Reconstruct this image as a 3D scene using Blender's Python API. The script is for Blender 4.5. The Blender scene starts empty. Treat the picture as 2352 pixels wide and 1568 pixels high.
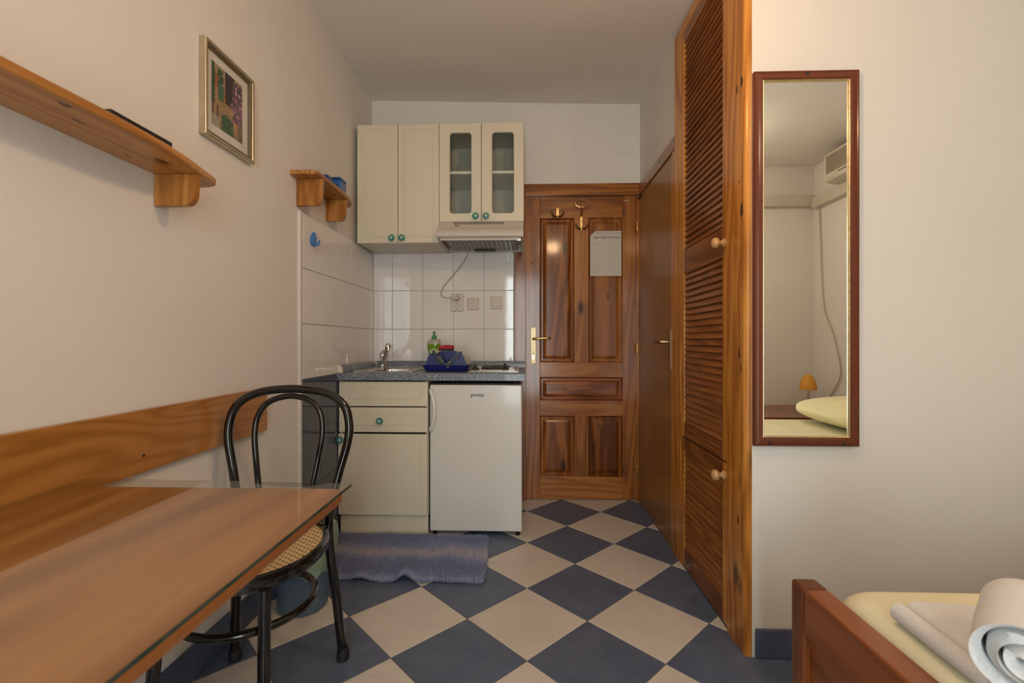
import bpy, bmesh, math, random
from mathutils import Vector, Matrix, noise as mnoise
PI = math.pi
random.seed(7)
scene = bpy.context.scene
COL = scene.collection

# ------------------------------------------------------------------ camera
CAM_H = 1.023
cam_d = bpy.data.cameras.new('camera')
cam_d.sensor_width = 36.0
cam_d.sensor_fit = 'HORIZONTAL'
cam_d.lens = 36.0 * 1073.0 / 2352.0
cam_d.clip_start = 0.02
cam_d.dof.use_dof = True
cam_d.dof.focus_distance = 2.5
cam_d.dof.aperture_fstop = 5.0
cam = bpy.data.objects.new('camera', cam_d)
cam.location = (0, 0, CAM_H)
cam.rotation_euler = (PI / 2, 0, 0.0323)
COL.objects.link(cam)
scene.camera = cam

# ------------------------------------------------------------------ world, daylight, exposure
world = bpy.data.worlds.new('sky')
scene.world = world
world.use_nodes = True
wn = world.node_tree.nodes
wn['Background'].inputs['Color'].default_value = (0.62, 0.74, 0.95, 1)
wn['Background'].inputs['Strength'].default_value = 1.2
day = bpy.data.lights.new('daylight', 'AREA')      # sky seen through the balcony door behind the camera
day.shape = 'RECTANGLE'
day.size, day.size_y = 0.72, 1.95
day.energy = 48
day.color = (0.94, 0.97, 1.0)
dayo = bpy.data.objects.new('daylight', day)
dayo.location = (0.0, -1.40, 1.10)
dayo.rotation_euler = (PI / 2, 0, PI)
dayo.rotation_euler = Vector((0, 1, 0)).to_track_quat('-Z', 'Z').to_euler()
COL.objects.link(dayo)
LAMP_POS = (0.29, 0.93, 2.06)
LAMP_W = 22
scene.view_settings.view_transform = 'Standard'
scene.view_settings.look = 'None'
scene.view_settings.gamma = 1.0
scene.view_settings.use_curve_mapping = False
scene.view_settings.exposure = 0.06
scene.cycles.transparent_max_bounces = 32     # panes and glasses stand one behind the other

# ------------------------------------------------------------------ material helpers
def lin(c):
    return tuple((x / 12.92 if x <= 0.04045 else ((x + 0.055) / 1.055) ** 2.4) for x in c)
def hexc(h):
    return lin(tuple(int(h[i:i + 2], 16) / 255 for i in (0, 2, 4)))
MATS = {}
class NT:
    def __init__(s, name):
        s.m = bpy.data.materials.new(name); s.m.use_nodes = True
        s.t = s.m.node_tree; s.b = s.t.nodes['Principled BSDF']; s.out = s.t.nodes['Material Output']
        MATS[name] = s.m
    def n(s, typ, **kw):
        nd = s.t.nodes.new(typ)
        for k, v in kw.items():
            if k in nd.inputs: nd.inputs[k].default_value = v
            else: setattr(nd, k, v)
        return nd
    def l(s, a, b): s.t.links.new(a, b)
    def set(s, **kw):
        for k, v in kw.items():
            s.b.inputs[k.replace('_', ' ')].default_value = v
    def coords(s, scale=(1, 1, 1), rnd=True):
        tc = s.n('ShaderNodeTexCoord'); mp = s.n('ShaderNodeMapping')
        mp.inputs['Scale'].default_value = scale
        if rnd:
            oi = s.n('ShaderNodeObjectInfo'); ml = s.n('ShaderNodeMath', operation='MULTIPLY'); ml.inputs[1].default_value = 37.0
            s.l(oi.outputs['Random'], ml.inputs[0])
            cm = s.n('ShaderNodeCombineXYZ')
            for i in range(3): s.l(ml.outputs[0], cm.inputs[i])
            ad = s.n('ShaderNodeVectorMath', operation='ADD')
            s.l(tc.outputs['Object'], ad.inputs[0]); s.l(cm.outputs[0], ad.inputs[1])
            s.l(ad.outputs[0], mp.inputs['Vector'])
        else:
            s.l(tc.outputs['Object'], mp.inputs['Vector'])
        return mp.outputs['Vector']
    def ramp(s, fac, stops, interp='LINEAR'):
        r = s.n('ShaderNodeValToRGB'); e = r.color_ramp.elements
        r.color_ramp.interpolation = interp
        while len(e) < len(stops): e.new(0.5)
        for i, (p, c) in enumerate(stops):
            e[i].position = p; e[i].color = (*c, 1) if len(c) == 3 else c
        s.l(fac, r.inputs['Fac']); return r.outputs['Color']
    def noise(s, vec, scale, detail=2, rough=0.5, dist=0):
        nd = s.n('ShaderNodeTexNoise'); nd.inputs['Scale'].default_value = scale
        nd.inputs['Detail'].default_value = detail; nd.inputs['Roughness'].default_value = rough
        nd.inputs['Distortion'].default_value = dist
        s.l(vec, nd.inputs['Vector']); return nd.outputs['Fac']
    def mix(s, fac, a, b, mode='MIX'):
        nd = s.n('ShaderNodeMix'); nd.data_type = 'RGBA'; nd.blend_type = mode
        for sock, v in ((nd.inputs[0], fac), (nd.inputs[6], a), (nd.inputs[7], b)):
            if hasattr(v, 'default_value'): s.l(v, sock)
            elif isinstance(v, (int, float)): sock.default_value = v
            else: sock.default_value = (*v, 1)
        return nd.outputs[2]
    def math(s, op, a, b=None):
        nd = s.n('ShaderNodeMath', operation=op)
        for i, v in enumerate((a, b)):
            if v is None: continue
            if hasattr(v, 'default_value'): s.l(v, nd.inputs[i])
            else: nd.inputs[i].default_value = v
        return nd.outputs[0]
    def bump(s, h, strength=0.1, dist=0.01):
        nd = s.n('ShaderNodeBump'); nd.inputs['Strength'].default_value = strength; nd.inputs['Distance'].default_value = dist
        s.l(h, nd.inputs['Height']); s.l(nd.outputs['Normal'], s.b.inputs['Normal'])
    def col(s, c): s.l(c, s.b.inputs['Base Color'])

def plain(name, c, rough=0.5, metal=0.0, coat=0.0, var=0.06, vscale=6.0, bump=0.0, bscale=60.0, spec=0.5, **kw):
    s = NT(name)
    v = s.coords(rnd=True)
    f = s.noise(v, vscale, 3)
    s.col(s.ramp(f, [(0.3, tuple(x * (1 - var) for x in c)), (0.7, tuple(min(1, x * (1 + var)) for x in c))]))
    s.set(Roughness=rough, Metallic=metal, Coat_Weight=coat, Specular_IOR_Level=spec)
    if coat: s.set(Coat_Roughness=0.08)
    if bump: s.bump(s.noise(v, bscale, 3), bump, 0.004)
    for k, x in kw.items(): s.b.inputs[k.replace('_', ' ')].default_value = x
    return s.m

def wood(name, dark, mid, light, axis, rough=0.35, coat=0.35, ring=14.0, wide=1.0, knots=0.0, coatr=0.16, streak=0.5):
    """grain runs along the given axis ('X','Y' or 'Z')"""
    s = NT(name)
    st = {'X': (0.09, 1, 1), 'Y': (1, 0.09, 1), 'Z': (1, 1, 0.09)}[axis]
    v = s.coords(tuple(a * wide for a in st))
    big = s.noise(v, 5.0, 2, 0.5, 0.6)
    rings = s.math('SINE', s.math('MULTIPLY', big, ring * 6.0))
    rings = s.math('MULTIPLY_ADD', rings, 0.5); s.t.nodes[-1].inputs[2].default_value = 0.5
    fine = s.noise(v, 90.0, 3, 0.6)
    boards = s.noise(v, 1.7, 1, 0.4)
    f = s.math('ADD', s.math('MULTIPLY', rings, 0.42 * streak * 2), s.math('MULTIPLY', fine, 0.38))
    f = s.math('ADD', f, s.math('MULTIPLY', s.math('SUBTRACT', boards, 0.35), 0.75))
    f = s.math('SUBTRACT', f, 0.12)
    c = s.ramp(f, [(0.16, light), (0.43, mid), (0.80, dark)])
    if knots:
        kst = {'X': (0.45, 1, 1), 'Y': (1, 0.45, 1), 'Z': (1, 1, 0.45)}[axis]
        kv = s.coords(tuple(a * knots for a in kst))
        vo = s.n('ShaderNodeTexVoronoi'); vo.inputs['Scale'].default_value = 1.0
        s.l(kv, vo.inputs['Vector'])
        kf = s.ramp(vo.outputs['Distance'], [(0.07, (1, 1, 1)), (0.10, (0.5, 0.5, 0.5)), (0.17, (0, 0, 0))])
        c = s.mix(kf, c, tuple(x * 0.28 for x in dark))
    s.col(c)
    s.set(Roughness=rough, Coat_Weight=coat, Coat_Roughness=coatr, Specular_IOR_Level=0.22)
    s.bump(f, 0.04, 0.002)
    return s.m

def thin_glass(name, tint=(0.96, 0.98, 0.97), ior=1.5):
    s = NT(name)
    tr = s.n('ShaderNodeBsdfTransparent'); tr.inputs['Color'].default_value = (*tint, 1)
    gl = s.n('ShaderNodeBsdfGlossy'); gl.inputs['Roughness'].default_value = 0.015
    fr = s.n('ShaderNodeFresnel'); fr.inputs['IOR'].default_value = ior
    v = s.coords(); nz = s.noise(v, 3.0, 2)
    c = s.ramp(nz, [(0, tuple(x * 0.985 for x in tint)), (1, tint)]); s.l(c, tr.inputs['Color'])
    mx = s.n('ShaderNodeMixShader')
    ge = s.n('ShaderNodeNewGeometry')      # the far face of a pane must not reflect internally
    s.l(s.math('MULTIPLY', fr.outputs[0], s.math('SUBTRACT', 1.0, ge.outputs['Backfacing'])), mx.inputs[0]); s.l(tr.outputs[0], mx.inputs[1]); s.l(gl.outputs[0], mx.inputs[2])
    s.l(mx.outputs[0], s.out.inputs['Surface'])
    return s.m

# ------------------------------------------------------------------ materials
plaster = NT('plaster')
_v = plaster.coords(rnd=False)
plaster.col(plaster.ramp(plaster.noise(_v, 1.3, 3), [(0.3, (0.76, 0.73, 0.69)), (0.7, (0.80, 0.77, 0.73))]))
plaster.set(Roughness=0.85, Specular_IOR_Level=0.2)
plaster.bump(plaster.noise(_v, 55, 3, 0.6), 0.12, 0.004)
ceilm = NT('ceiling_paint')
_v = ceilm.coords(rnd=False)
ceilm.col(ceilm.ramp(ceilm.noise(_v, 1.0, 2), [(0.3, (0.80, 0.76, 0.71)), (0.7, (0.84, 0.80, 0.75))]))
ceilm.set(Roughness=0.9, Specular_IOR_Level=0.2)
plain('grout', (0.20, 0.155, 0.105), 0.9)
plain('wall_grout', (0.42, 0.39, 0.36), 0.9)
def floor_tile_mat(name, a, b, rough):
    s = NT(name); v = s.coords()
    f = s.noise(v, 7.0, 5, 0.65, 0.8)
    s.col(s.ramp(f, [(0.3, a), (0.7, b)]))
    s.set(Roughness=rough, Specular_IOR_Level=0.4)
    s.bump(s.noise(v, 18, 4), 0.03, 0.003)
floor_tile_mat('floor_white', (0.62, 0.57, 0.51), (0.69, 0.63, 0.565), 0.42)
floor_tile_mat('floor_blue', (0.082, 0.108, 0.175), (0.130, 0.160, 0.235), 0.42)
def wall_tile_mat(name, a, b):
    s = NT(name); v = s.coords()
    s.col(s.ramp(s.noise(v, 3, 2), [(0.3, a), (0.7, b)]))
    s.set(Roughness=0.06, Specular_IOR_Level=0.6)
    s.bump(s.noise(v, 22, 2, 0.5), 0.022, 0.008)
wall_tile_mat('tile_white', (0.82, 0.79, 0.77), (0.86, 0.83, 0.81))
wall_tile_mat('tile_blue', (0.045, 0.055, 0.085), (0.070, 0.078, 0.115))
floor_tile_mat('skirt_blue', (0.060, 0.082, 0.155), (0.100, 0.125, 0.21), 0.35)
O1, O2, O3 = (0.17, 0.052, 0.010), (0.36, 0.135, 0.030), (0.50, 0.215, 0.055)
wood('pine_shelf_y', (0.24, 0.085, 0.018), (0.42, 0.175, 0.042), (0.52, 0.245, 0.07), 'Y', 0.35, 0.3, 10, knots=9.0)
wood('pine_shelf_z', (0.24, 0.085, 0.018), (0.42, 0.17, 0.038), (0.52, 0.24, 0.065), 'Z', 0.35, 0.3, 10)
wood('pine_board_y', (0.23, 0.085, 0.016), (0.37, 0.15, 0.030), (0.44, 0.19, 0.045), 'Y', 0.35, 0.3, 12)
wood('table_y', (0.24, 0.085, 0.022), (0.40, 0.16, 0.045), (0.50, 0.22, 0.07), 'Y', 0.3, 0.3, 5, wide=0.7)
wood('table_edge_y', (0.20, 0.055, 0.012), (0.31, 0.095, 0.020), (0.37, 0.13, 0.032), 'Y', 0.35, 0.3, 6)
D1, D2, D3 = (0.11, 0.028, 0.004), (0.275, 0.086, 0.012), (0.38, 0.135, 0.022)
for ax in 'XZ':
    wood('door_' + ax.lower(), D1, D2, D3, ax, 0.3, 0.6, 9, knots=6.0, coatr=0.13)
wood('door_light_x', (0.22, 0.07, 0.014), (0.36, 0.13, 0.028), (0.44, 0.18, 0.042), 'X', 0.3, 0.35, 9)
wood('door_light_z', (0.20, 0.065, 0.013), (0.34, 0.12, 0.026), (0.43, 0.17, 0.040), 'Z', 0.3, 0.35, 8, knots=6.0)
wood('door_panel_z', (0.095, 0.024, 0.004), (0.235, 0.070, 0.010), (0.35, 0.120, 0.020), 'Z', 0.3, 0.35, 7, wide=1.3, knots=6.5, coatr=0.10)
wood('door_panel_x', (0.095, 0.022, 0.005), (0.22, 0.06, 0.014), (0.33, 0.11, 0.028), 'X', 0.28, 0.4, 7, wide=1.3, knots=6.5)
wood('veneer_z', (0.24, 0.105, 0.025), (0.285, 0.13, 0.034), (0.32, 0.15, 0.042), 'Z', 0.34, 0.35, 5, streak=0.25)
wood('closet_frame_z', (0.28, 0.088, 0.010), (0.52, 0.20, 0.030), (0.64, 0.28, 0.050), 'Z', 0.3, 0.45, 12, knots=6.0)
wood('closet_rail_y', (0.11, 0.034, 0.009), (0.225, 0.078, 0.020), (0.29, 0.11, 0.030), 'Y', 0.3, 0.4, 12)
wood('slat_y', (0.12, 0.036, 0.009), (0.25, 0.085, 0.021), (0.32, 0.118, 0.031), 'Y', 0.33, 0.35, 12)  # browner than the frame: the shade on the louvres is put into the colour
wood('bed_y', (0.125, 0.033, 0.009), (0.22, 0.062, 0.016), (0.28, 0.085, 0.024), 'Y', 0.32, 0.4, 5)
wood('bed_z', (0.125, 0.033, 0.009), (0.22, 0.062, 0.016), (0.28, 0.085, 0.024), 'Z', 0.32, 0.4, 5)
wood('bed_x', (0.125, 0.033, 0.009), (0.22, 0.062, 0.016), (0.28, 0.085, 0.024), 'X', 0.32, 0.4, 5)
wood('mirror_frame_z', (0.075, 0.018, 0.009), (0.135, 0.034, 0.016), (0.165, 0.045, 0.021), 'Z', 0.28, 0.4, 5, streak=0.3)
wood('mirror_frame_x', (0.075, 0.018, 0.009), (0.135, 0.034, 0.016), (0.165, 0.045, 0.021), 'X', 0.28, 0.4, 5, streak=0.3)
wood('knob_wood', (0.45, 0.24, 0.09), (0.56, 0.32, 0.13), (0.62, 0.38, 0.17), 'Z', 0.25, 0.5, 5)
plain('closet_dark', (0.05, 0.022, 0.010), 0.8)  # shade inside the wardrobe put into the colour, so louvre gaps look dark
plain('cream', (0.74, 0.675, 0.53), 0.33, var=0.02, coat=0.15)
plain('cream_edge', (0.64, 0.57, 0.44), 0.4, var=0.02)
plain('cabinet_inside', (0.55, 0.51, 0.43), 0.5, var=0.03)
plain('white_enamel', (0.74, 0.72, 0.68), 0.25, var=0.015, coat=0.3)
plain('hood_white', (0.62, 0.55, 0.49), 0.35, var=0.02)
plain('hood_filter', (0.20, 0.185, 0.18), 0.45)
plain('white_plastic', (0.66, 0.60, 0.53), 0.35, var=0.02)
plain('ivory_plastic', (0.64, 0.555, 0.46), 0.35, var=0.02)
plain('white_frame', (0.72, 0.67, 0.62), 0.5)
plain('teal', (0.030, 0.26, 0.225), 0.25, coat=0.4, var=0.1)
plain('teal_pale', (0.55, 0.55, 0.47), 0.3)
plain('rubber', (0.012, 0.012, 0.012), 0.6)
plain('black_lacquer', (0.005, 0.0045, 0.0045), 0.15, coat=0.3, var=0.1)
plain('black_plastic', (0.012, 0.012, 0.013), 0.35)
plain('black_matte', (0.010, 0.010, 0.011), 0.6)
plain('steel', (0.62, 0.60, 0.57), 0.22, 1.0, var=0.04)
plain('chrome', (0.78, 0.77, 0.76), 0.06, 1.0, var=0.02)
plain('brass', (0.62, 0.43, 0.17), 0.28, 1.0, var=0.12, vscale=40)
plain('brass_dark', (0.20, 0.13, 0.055), 0.35, 1.0, var=0.2, vscale=40)
plain('bronze', (0.40, 0.30, 0.175), 0.36, 1.0, var=0.1)
plain('champagne', (0.60, 0.52, 0.38), 0.3, 0.9, var=0.08, vscale=30)
plain('champagne_dark', (0.24, 0.19, 0.115), 0.4, 0.8, var=0.1, vscale=30)
plain('gold_bead', (0.80, 0.66, 0.40), 0.3, 0.9, var=0.15, vscale=80)
plain('mat_board', (0.84, 0.77, 0.74), 0.8, var=0.02)
plain('paper', (0.66, 0.60, 0.54), 0.8, var=0.03)
plain('ink', (0.09, 0.08, 0.08), 0.8)
plain('ink_pale', (0.40, 0.36, 0.32), 0.8)
plain('logo_grey', (0.10, 0.10, 0.11), 0.4)
plain('blue_plastic', (0.008, 0.014, 0.17), 0.28, var=0.08, coat=0.15)
plain('blue_plastic_body', (0.020, 0.032, 0.155), 0.32, var=0.08)
plain('grey_clear_plastic', (0.45, 0.40, 0.38), 0.2, var=0.05)
plain('blue_hook', (0.05, 0.20, 0.52), 0.35, var=0.1)
plain('tin_blue', (0.020, 0.135, 0.42), 0.22, 0.3, var=0.25, vscale=18, coat=0.3)
plain('tin_blue_dark', (0.015, 0.07, 0.24), 0.25, 0.3, coat=0.3)
plain('tin_print', (0.72, 0.62, 0.38), 0.4, var=0.3, vscale=60)
plain('sponge_red', (0.42, 0.030, 0.045), 0.9, bump=0.4, bscale=200)
plain('sponge_dark', (0.035, 0.022, 0.022), 0.95, bump=0.5, bscale=200)
plain('soap_green', (0.20, 0.42, 0.010), 0.12, coat=0.5, var=0.1, Transmission_Weight=0.25)
plain('soap_yellow', (0.42, 0.52, 0.020), 0.12, coat=0.5, var=0.1, Transmission_Weight=0.25)
plain('cap_green', (0.055, 0.30, 0.055), 0.35)
plain('bottle_clear', (0.60, 0.62, 0.50), 0.12, coat=0.4, Transmission_Weight=0.4)
plain('sheet_yellow', (0.82, 0.77, 0.54), 0.9, var=0.05, bump=0.08, bscale=9)
plain('pillow_yellow', (0.82, 0.76, 0.46), 0.9, var=0.04, bump=0.1, bscale=10)
plain('lamp_orange', (0.70, 0.33, 0.030), 0.5, var=0.04)
plain('bin_blue', (0.085, 0.13, 0.185), 0.4, var=0.05)
plain('ac_white', (0.60, 0.555, 0.47), 0.4)
plain('ac_grille', (0.36, 0.31, 0.24), 0.5)
plain('cord_beige', (0.50, 0.37, 0.25), 0.5)
plain('cable_brown', (0.52, 0.43, 0.33), 0.5)
plain('green_edge', (0.020, 0.050, 0.042), 0.1, coat=0.3)
plain('knot_brown', (0.050, 0.020, 0.008), 0.4, var=0.5, vscale=60)
plain('knot_pale', (0.135, 0.052, 0.018), 0.4, var=0.5, vscale=60)
plain('screw_dark', (0.02, 0.022, 0.025), 0.4)
plain('hole_dark', (0.01, 0.01, 0.01), 0.8)
plain('crack', (0.46, 0.42, 0.38), 0.9)
thin_glass('clear_glass')
thin_glass('window_glass', (0.93, 0.97, 0.95))
s = NT('towel_white'); v = s.coords()
s.col(s.ramp(s.noise(v, 300, 2), [(0.3, (0.78, 0.785, 0.79)), (0.7, (0.88, 0.885, 0.89))])); s.set(Roughness=1.0, Sheen_Weight=0.2)
s.bump(s.noise(v, 420, 3, 0.7), 0.5, 0.004)
s = NT('mirror_glass'); v = s.coords()
s.col(s.ramp(s.noise(v, 2, 1), [(0, (0.93, 0.94, 0.91)), (1, (0.95, 0.96, 0.93))])); s.set(Metallic=1.0, Roughness=0.0)
s = NT('worktop'); v = s.coords(rnd=False)
vo = s.n('ShaderNodeTexVoronoi'); vo.inputs['Scale'].default_value = 190; s.l(v, vo.inputs['Vector'])
f = s.math('ADD', s.math('MULTIPLY', vo.outputs['Distance'], 0.5), s.math('MULTIPLY', s.noise(v, 150, 3, 0.7), 0.7))
s.col(s.ramp(f, [(0.36, (0.030, 0.040, 0.065)), (0.52, (0.105, 0.135, 0.19)), (0.66, (0.19, 0.22, 0.26)), (0.80, (0.42, 0.42, 0.40))]))
s.set(Roughness=0.35, Coat_Weight=0.2)
s = NT('rug'); v = s.coords(rnd=False)
sx = s.n('ShaderNodeSeparateXYZ'); s.l(v, sx.inputs[0])
w = s.math('ADD', s.math('MULTIPLY', sx.outputs[1], 3.1), s.math('MULTIPLY', s.noise(v, 5, 3), 0.75))
w = s.math('MULTIPLY_ADD', s.math('SINE', s.math('MULTIPLY', w, 6.28)), 0.5); s.t.nodes[-1].inputs[2].default_value = 0.5
c = s.ramp(w, [(0.1, (0.27, 0.30, 0.47)), (0.6, (0.38, 0.40, 0.57)), (1.0, (0.62, 0.56, 0.62))])
s.col(s.mix(s.math('MULTIPLY', s.noise(v, 260, 2), 0.45), c, (0.17, 0.19, 0.34))); s.set(Roughness=1.0, Sheen_Weight=0.3)
s = NT('cane'); v = s.coords((1, 1, 0), rnd=False)
rot = s.n('ShaderNodeMapping'); rot.inputs['Rotation'].default_value = (0, 0, 0.6); rot.inputs['Scale'].default_value = (66, 66, 0); s.l(v, rot.inputs['Vector'])
vo = s.n('ShaderNodeTexVoronoi'); vo.inputs['Scale'].default_value = 1.0; vo.inputs['Randomness'].default_value = 0.0; s.l(rot.outputs[0], vo.inputs['Vector'])
hole = s.ramp(vo.outputs['Distance'], [(0.19, (1, 1, 1)), (0.26, (0, 0, 0))])
base = s.ramp(s.noise(v, 60, 2), [(0.3, (0.66, 0.49, 0.25)), (0.7, (0.74, 0.57, 0.31))])
s.col(s.mix(hole, base, (0.07, 0.035, 0.012))); s.set(Roughness=0.5)
s.bump(vo.outputs['Distance'], 0.3, 0.002)
s = NT('bin_bag'); v = s.coords()
s.col(s.ramp(s.noise(v, 14, 3), [(0.3, (0.17, 0.27, 0.19)), (0.7, (0.26, 0.37, 0.27))])); s.set(Roughness=0.35)
s = NT('dish_cloth'); v = s.coords()
s.col(s.ramp(s.noise(v, 45, 3, 0.6, 1.0), [(0.38, (0.045, 0.12, 0.085)), (0.5, (0.17, 0.22, 0.17)), (0.62, (0.48, 0.40, 0.35))])); s.set(Roughness=0.95)
s = NT('print'); a = s.n('ShaderNodeVertexColor'); a.layer_name = 'ink'; s.col(a.outputs['Color']); s.set(Roughness=0.35)
s = NT('bulb'); s.set(Base_Color=(1, 0.8, 0.5, 1), Emission_Color=(1.0, 0.62, 0.26, 1), Emission_Strength=25.0)
s = NT('fill_glow'); s.set(Base_Color=(1, 0.9, 0.75, 1), Emission_Color=(1.0, 0.72, 0.42, 1), Emission_Strength=6.0)  # glow of the added lamp over the bed
s = NT('soap_label'); v = s.coords()
s.col(s.ramp(s.noise(v, 55, 2, 0.5, 0.8), [(0.38, (0.12, 0.35, 0.10)), (0.46, (0.75, 0.73, 0.62)), (0.56, (0.72, 0.34, 0.10)), (0.64, (0.80, 0.70, 0.35))], 'CONSTANT')); s.set(Roughness=0.4)

# ------------------------------------------------------------------ object helpers
WM = {}
def tag(o, label=None, cat=None, group=None, kind=None):
    if label: o['label'] = label
    if cat: o['category'] = cat
    if group: o['group'] = group
    if kind: o['kind'] = kind
    return o
def set_parent(o, p):
    if p is not None:
        o.parent = p
        o.matrix_parent_inverse = WM[p.name].inverted()
def link(o, parent=None):
    COL.objects.link(o)
    WM[o.name] = Matrix.Translation(o.location) @ o.rotation_euler.to_matrix().to_4x4()
    set_parent(o, parent)
    return o
def thing(name, loc, label=None, cat=None, group=None, kind=None):
    o = bpy.data.objects.new(name, None); o.location = loc; o.empty_display_size = 0.05
    link(o); return tag(o, label, cat, group, kind)
def finish(bm, mats, angle=35, smooth=True, recalc=True):
    if recalc: bmesh.ops.recalc_face_normals(bm, faces=bm.faces)
    me = bpy.data.meshes.new('mesh'); bm.to_mesh(me); bm.free()
    for m in (mats if isinstance(mats, (list, tuple)) else [mats]): me.materials.append(MATS[m])
    if smooth:
        for p in me.polygons: p.use_smooth = True
        # area-weighted corner normals: bevels stay soft, large faces stay flat
        ct = math.cos(math.radians(angle)); P = me.polygons
        vf = [[] for _ in me.vertices]
        nr = [p.normal.copy() for p in P]; ar = [max(p.area, 1e-12) for p in P]
        for p in P:
            for v in p.vertices: vf[v].append(p.index)
        out = []
        for p in P:
            n0 = nr[p.index]
            for v in p.vertices:
                n = Vector((0, 0, 0))
                for q in vf[v]:
                    if nr[q].dot(n0) >= ct: n += nr[q] * ar[q]
                out.append(n.normalized() if n.length > 1e-12 else n0)
        me.normals_split_custom_set(out)
    return me
def obj(name, bm, mats, parent=None, label=None, cat=None, group=None, kind=None, angle=35, center=True, recalc=True):
    if center and len(bm.verts):
        lo = [min(v.co[i] for v in bm.verts) for i in range(3)]; hi = [max(v.co[i] for v in bm.verts) for i in range(3)]
        c = Vector([(a + b) / 2 for a, b in zip(lo, hi)])
        for v in bm.verts: v.co -= c
    else: c = Vector((0, 0, 0))
    me = finish(bm, mats, angle, recalc=recalc); me.name = name
    o = bpy.data.objects.new(name, me); o.location = c
    link(o, parent)
    return tag(o, label, cat, group, kind)
def inst(name, me, loc, rot=(0, 0, 0), parent=None, label=None, cat=None, group=None, kind=None):
    o = bpy.data.objects.new(name, me); o.location = loc; o.rotation_euler = rot
    link(o, parent); return tag(o, label, cat, group, kind)
def new(): return bmesh.new()
def box(x0, x1, y0, y1, z0, z1, bev=0.0, seg=2, bm=None, mi=0):
    own = bmesh.new()
    r = bmesh.ops.create_cube(own, size=1.0)
    for v in own.verts:
        v.co = ((x0 + x1) / 2 + v.co.x * (x1 - x0), (y0 + y1) / 2 + v.co.y * (y1 - y0), (z0 + z1) / 2 + v.co.z * (z1 - z0))
    if bev: bmesh.ops.bevel(own, geom=own.edges[:], offset=bev, segments=seg, affect='EDGES', profile=0.5)
    for f in own.faces: f.material_index = mi
    if bm is None: return own
    return join(bm, own)
def join(bm, other):
    me = bpy.data.meshes.new('t'); other.to_mesh(me); other.free(); bm.from_mesh(me); bpy.data.meshes.remove(me); return bm
def loft(loops, closed=False, caps=(True, True), bm=None, mi=0, ring=True):
    bm = bm or bmesh.new()
    vs = [[bm.verts.new(p) for p in lp] for lp in loops]
    n = len(vs[0]); m = len(vs)
    for i in range(m if closed else m - 1):
        a, b = vs[i], vs[(i + 1) % m]
        for j in range(n if ring else n - 1):
            k = (j + 1) % n
            f = bm.faces.new((a[j], a[k], b[k], b[j])); f.material_index = mi
    if not closed:
        if caps[0]: bm.faces.new(vs[0][::-1]).material_index = mi
        if caps[1]: bm.faces.new(vs[-1]).material_index = mi
    return bm
def rrect(cx, cy, w, h, r, n=5):
    r = max(1e-5, min(r, w / 2, h / 2)); pts = []
    for q, (sx, sy) in enumerate(((1, 1), (-1, 1), (-1, -1), (1, -1))):
        for i in range(n + 1):
            a = q * PI / 2 + i / n * PI / 2
            pts.append((cx + sx * (w / 2 - r) + r * math.cos(a), cy + sy * (h / 2 - r) + r * math.sin(a)))
    return pts
def lathe(profile, c=(0, 0, 0), axis='Z', seg=24, bm=None, mi=0, closed=False, caps=True):
    """profile: list of (radius, height)"""
    loops = []
    for r, h in profile:
        lp = []
        for i in range(seg):
            a = 2 * PI * i / seg; p = (max(r, 1e-5) * math.cos(a), max(r, 1e-5) * math.sin(a), h)
            if axis == 'Y': p = (p[0], p[2], p[1])
            elif axis == '-Y': p = (p[0], -p[2], p[1])
            elif axis == 'X': p = (p[2], p[0], p[1])
            elif axis == '-X': p = (-p[2], p[0], p[1])
            lp.append((c[0] + p[0], c[1] + p[1], c[2] + p[2]))
        loops.append(lp)
    return loft(loops, closed, (caps, caps), bm, mi)
def tube(pts, rad, seg=10, closed=False, bm=None, mi=0, flat=None):
    pts = [Vector(p) for p in pts]; n = len(pts); loops = []
    rr = rad if isinstance(rad, (list, tuple)) else [rad] * n
    up = None
    for i, p in enumerate(pts):
        if closed: t = pts[(i + 1) % n] - pts[i - 1]
        else: t = pts[min(i + 1, n - 1)] - pts[max(i - 1, 0)]
        t.normalize()
        if up is None:
            up = t.orthogonal().normalized()
        up = (up - t * up.dot(t)); 
        if up.length < 1e-6: up = t.orthogonal()
        up.normalize(); side = t.cross(up)
        loops.append([p + (up * math.cos(2 * PI * j / seg) + side * math.sin(2 * PI * j / seg)) * rr[i] for j in range(seg)])
    return loft(loops, closed, (True, True), bm, mi)
def spline(P, n=8, closed=False):
    P = [Vector(p) for p in P]; out = []; m = len(P)
    for i in range(m if closed else m - 1):
        g = lambda k: P[k % m] if closed else P[max(0, min(m - 1, k))]
        a, b, c, d = g(i - 1), g(i), g(i + 1), g(i + 2)
        for j in range(n):
            t = j / n
            out.append(0.5 * ((2 * b) + (c - a) * t + (2 * a - 5 * b + 4 * c - d) * t * t + (3 * b - a - 3 * c + d) * t ** 3))
    if not closed: out.append(P[-1])
    return out
def prism(poly, axis, lo, hi, bev=0.0, bm=None, mi=0, seg=2):
    """extrude a 2D polygon; axis X: (y,z), Y: (x,z), Z: (x,y)"""
    own = bmesh.new()
    def P(a, b, h): return {'X': (h, a, b), 'Y': (a, h, b), 'Z': (a, b, h)}[axis]
    loft([[P(a, b, lo) for a, b in poly], [P(a, b, hi) for a, b in poly]], bm=own)
    if bev:
        bmesh.ops.recalc_face_normals(own, faces=own.faces)
        ed = [e for e in own.edges if abs(sum(1 for f in e.link_faces if len(f.verts) > 4 or len(poly) == 4)) >= 1 and e.calc_face_angle(0) > 0.9]
        bmesh.ops.bevel(own, geom=ed, offset=bev, segments=seg, affect='EDGES', profile=0.5)
    for f in own.faces: f.material_index = mi
    if bm is None: return own
    return join(bm, own)
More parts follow.
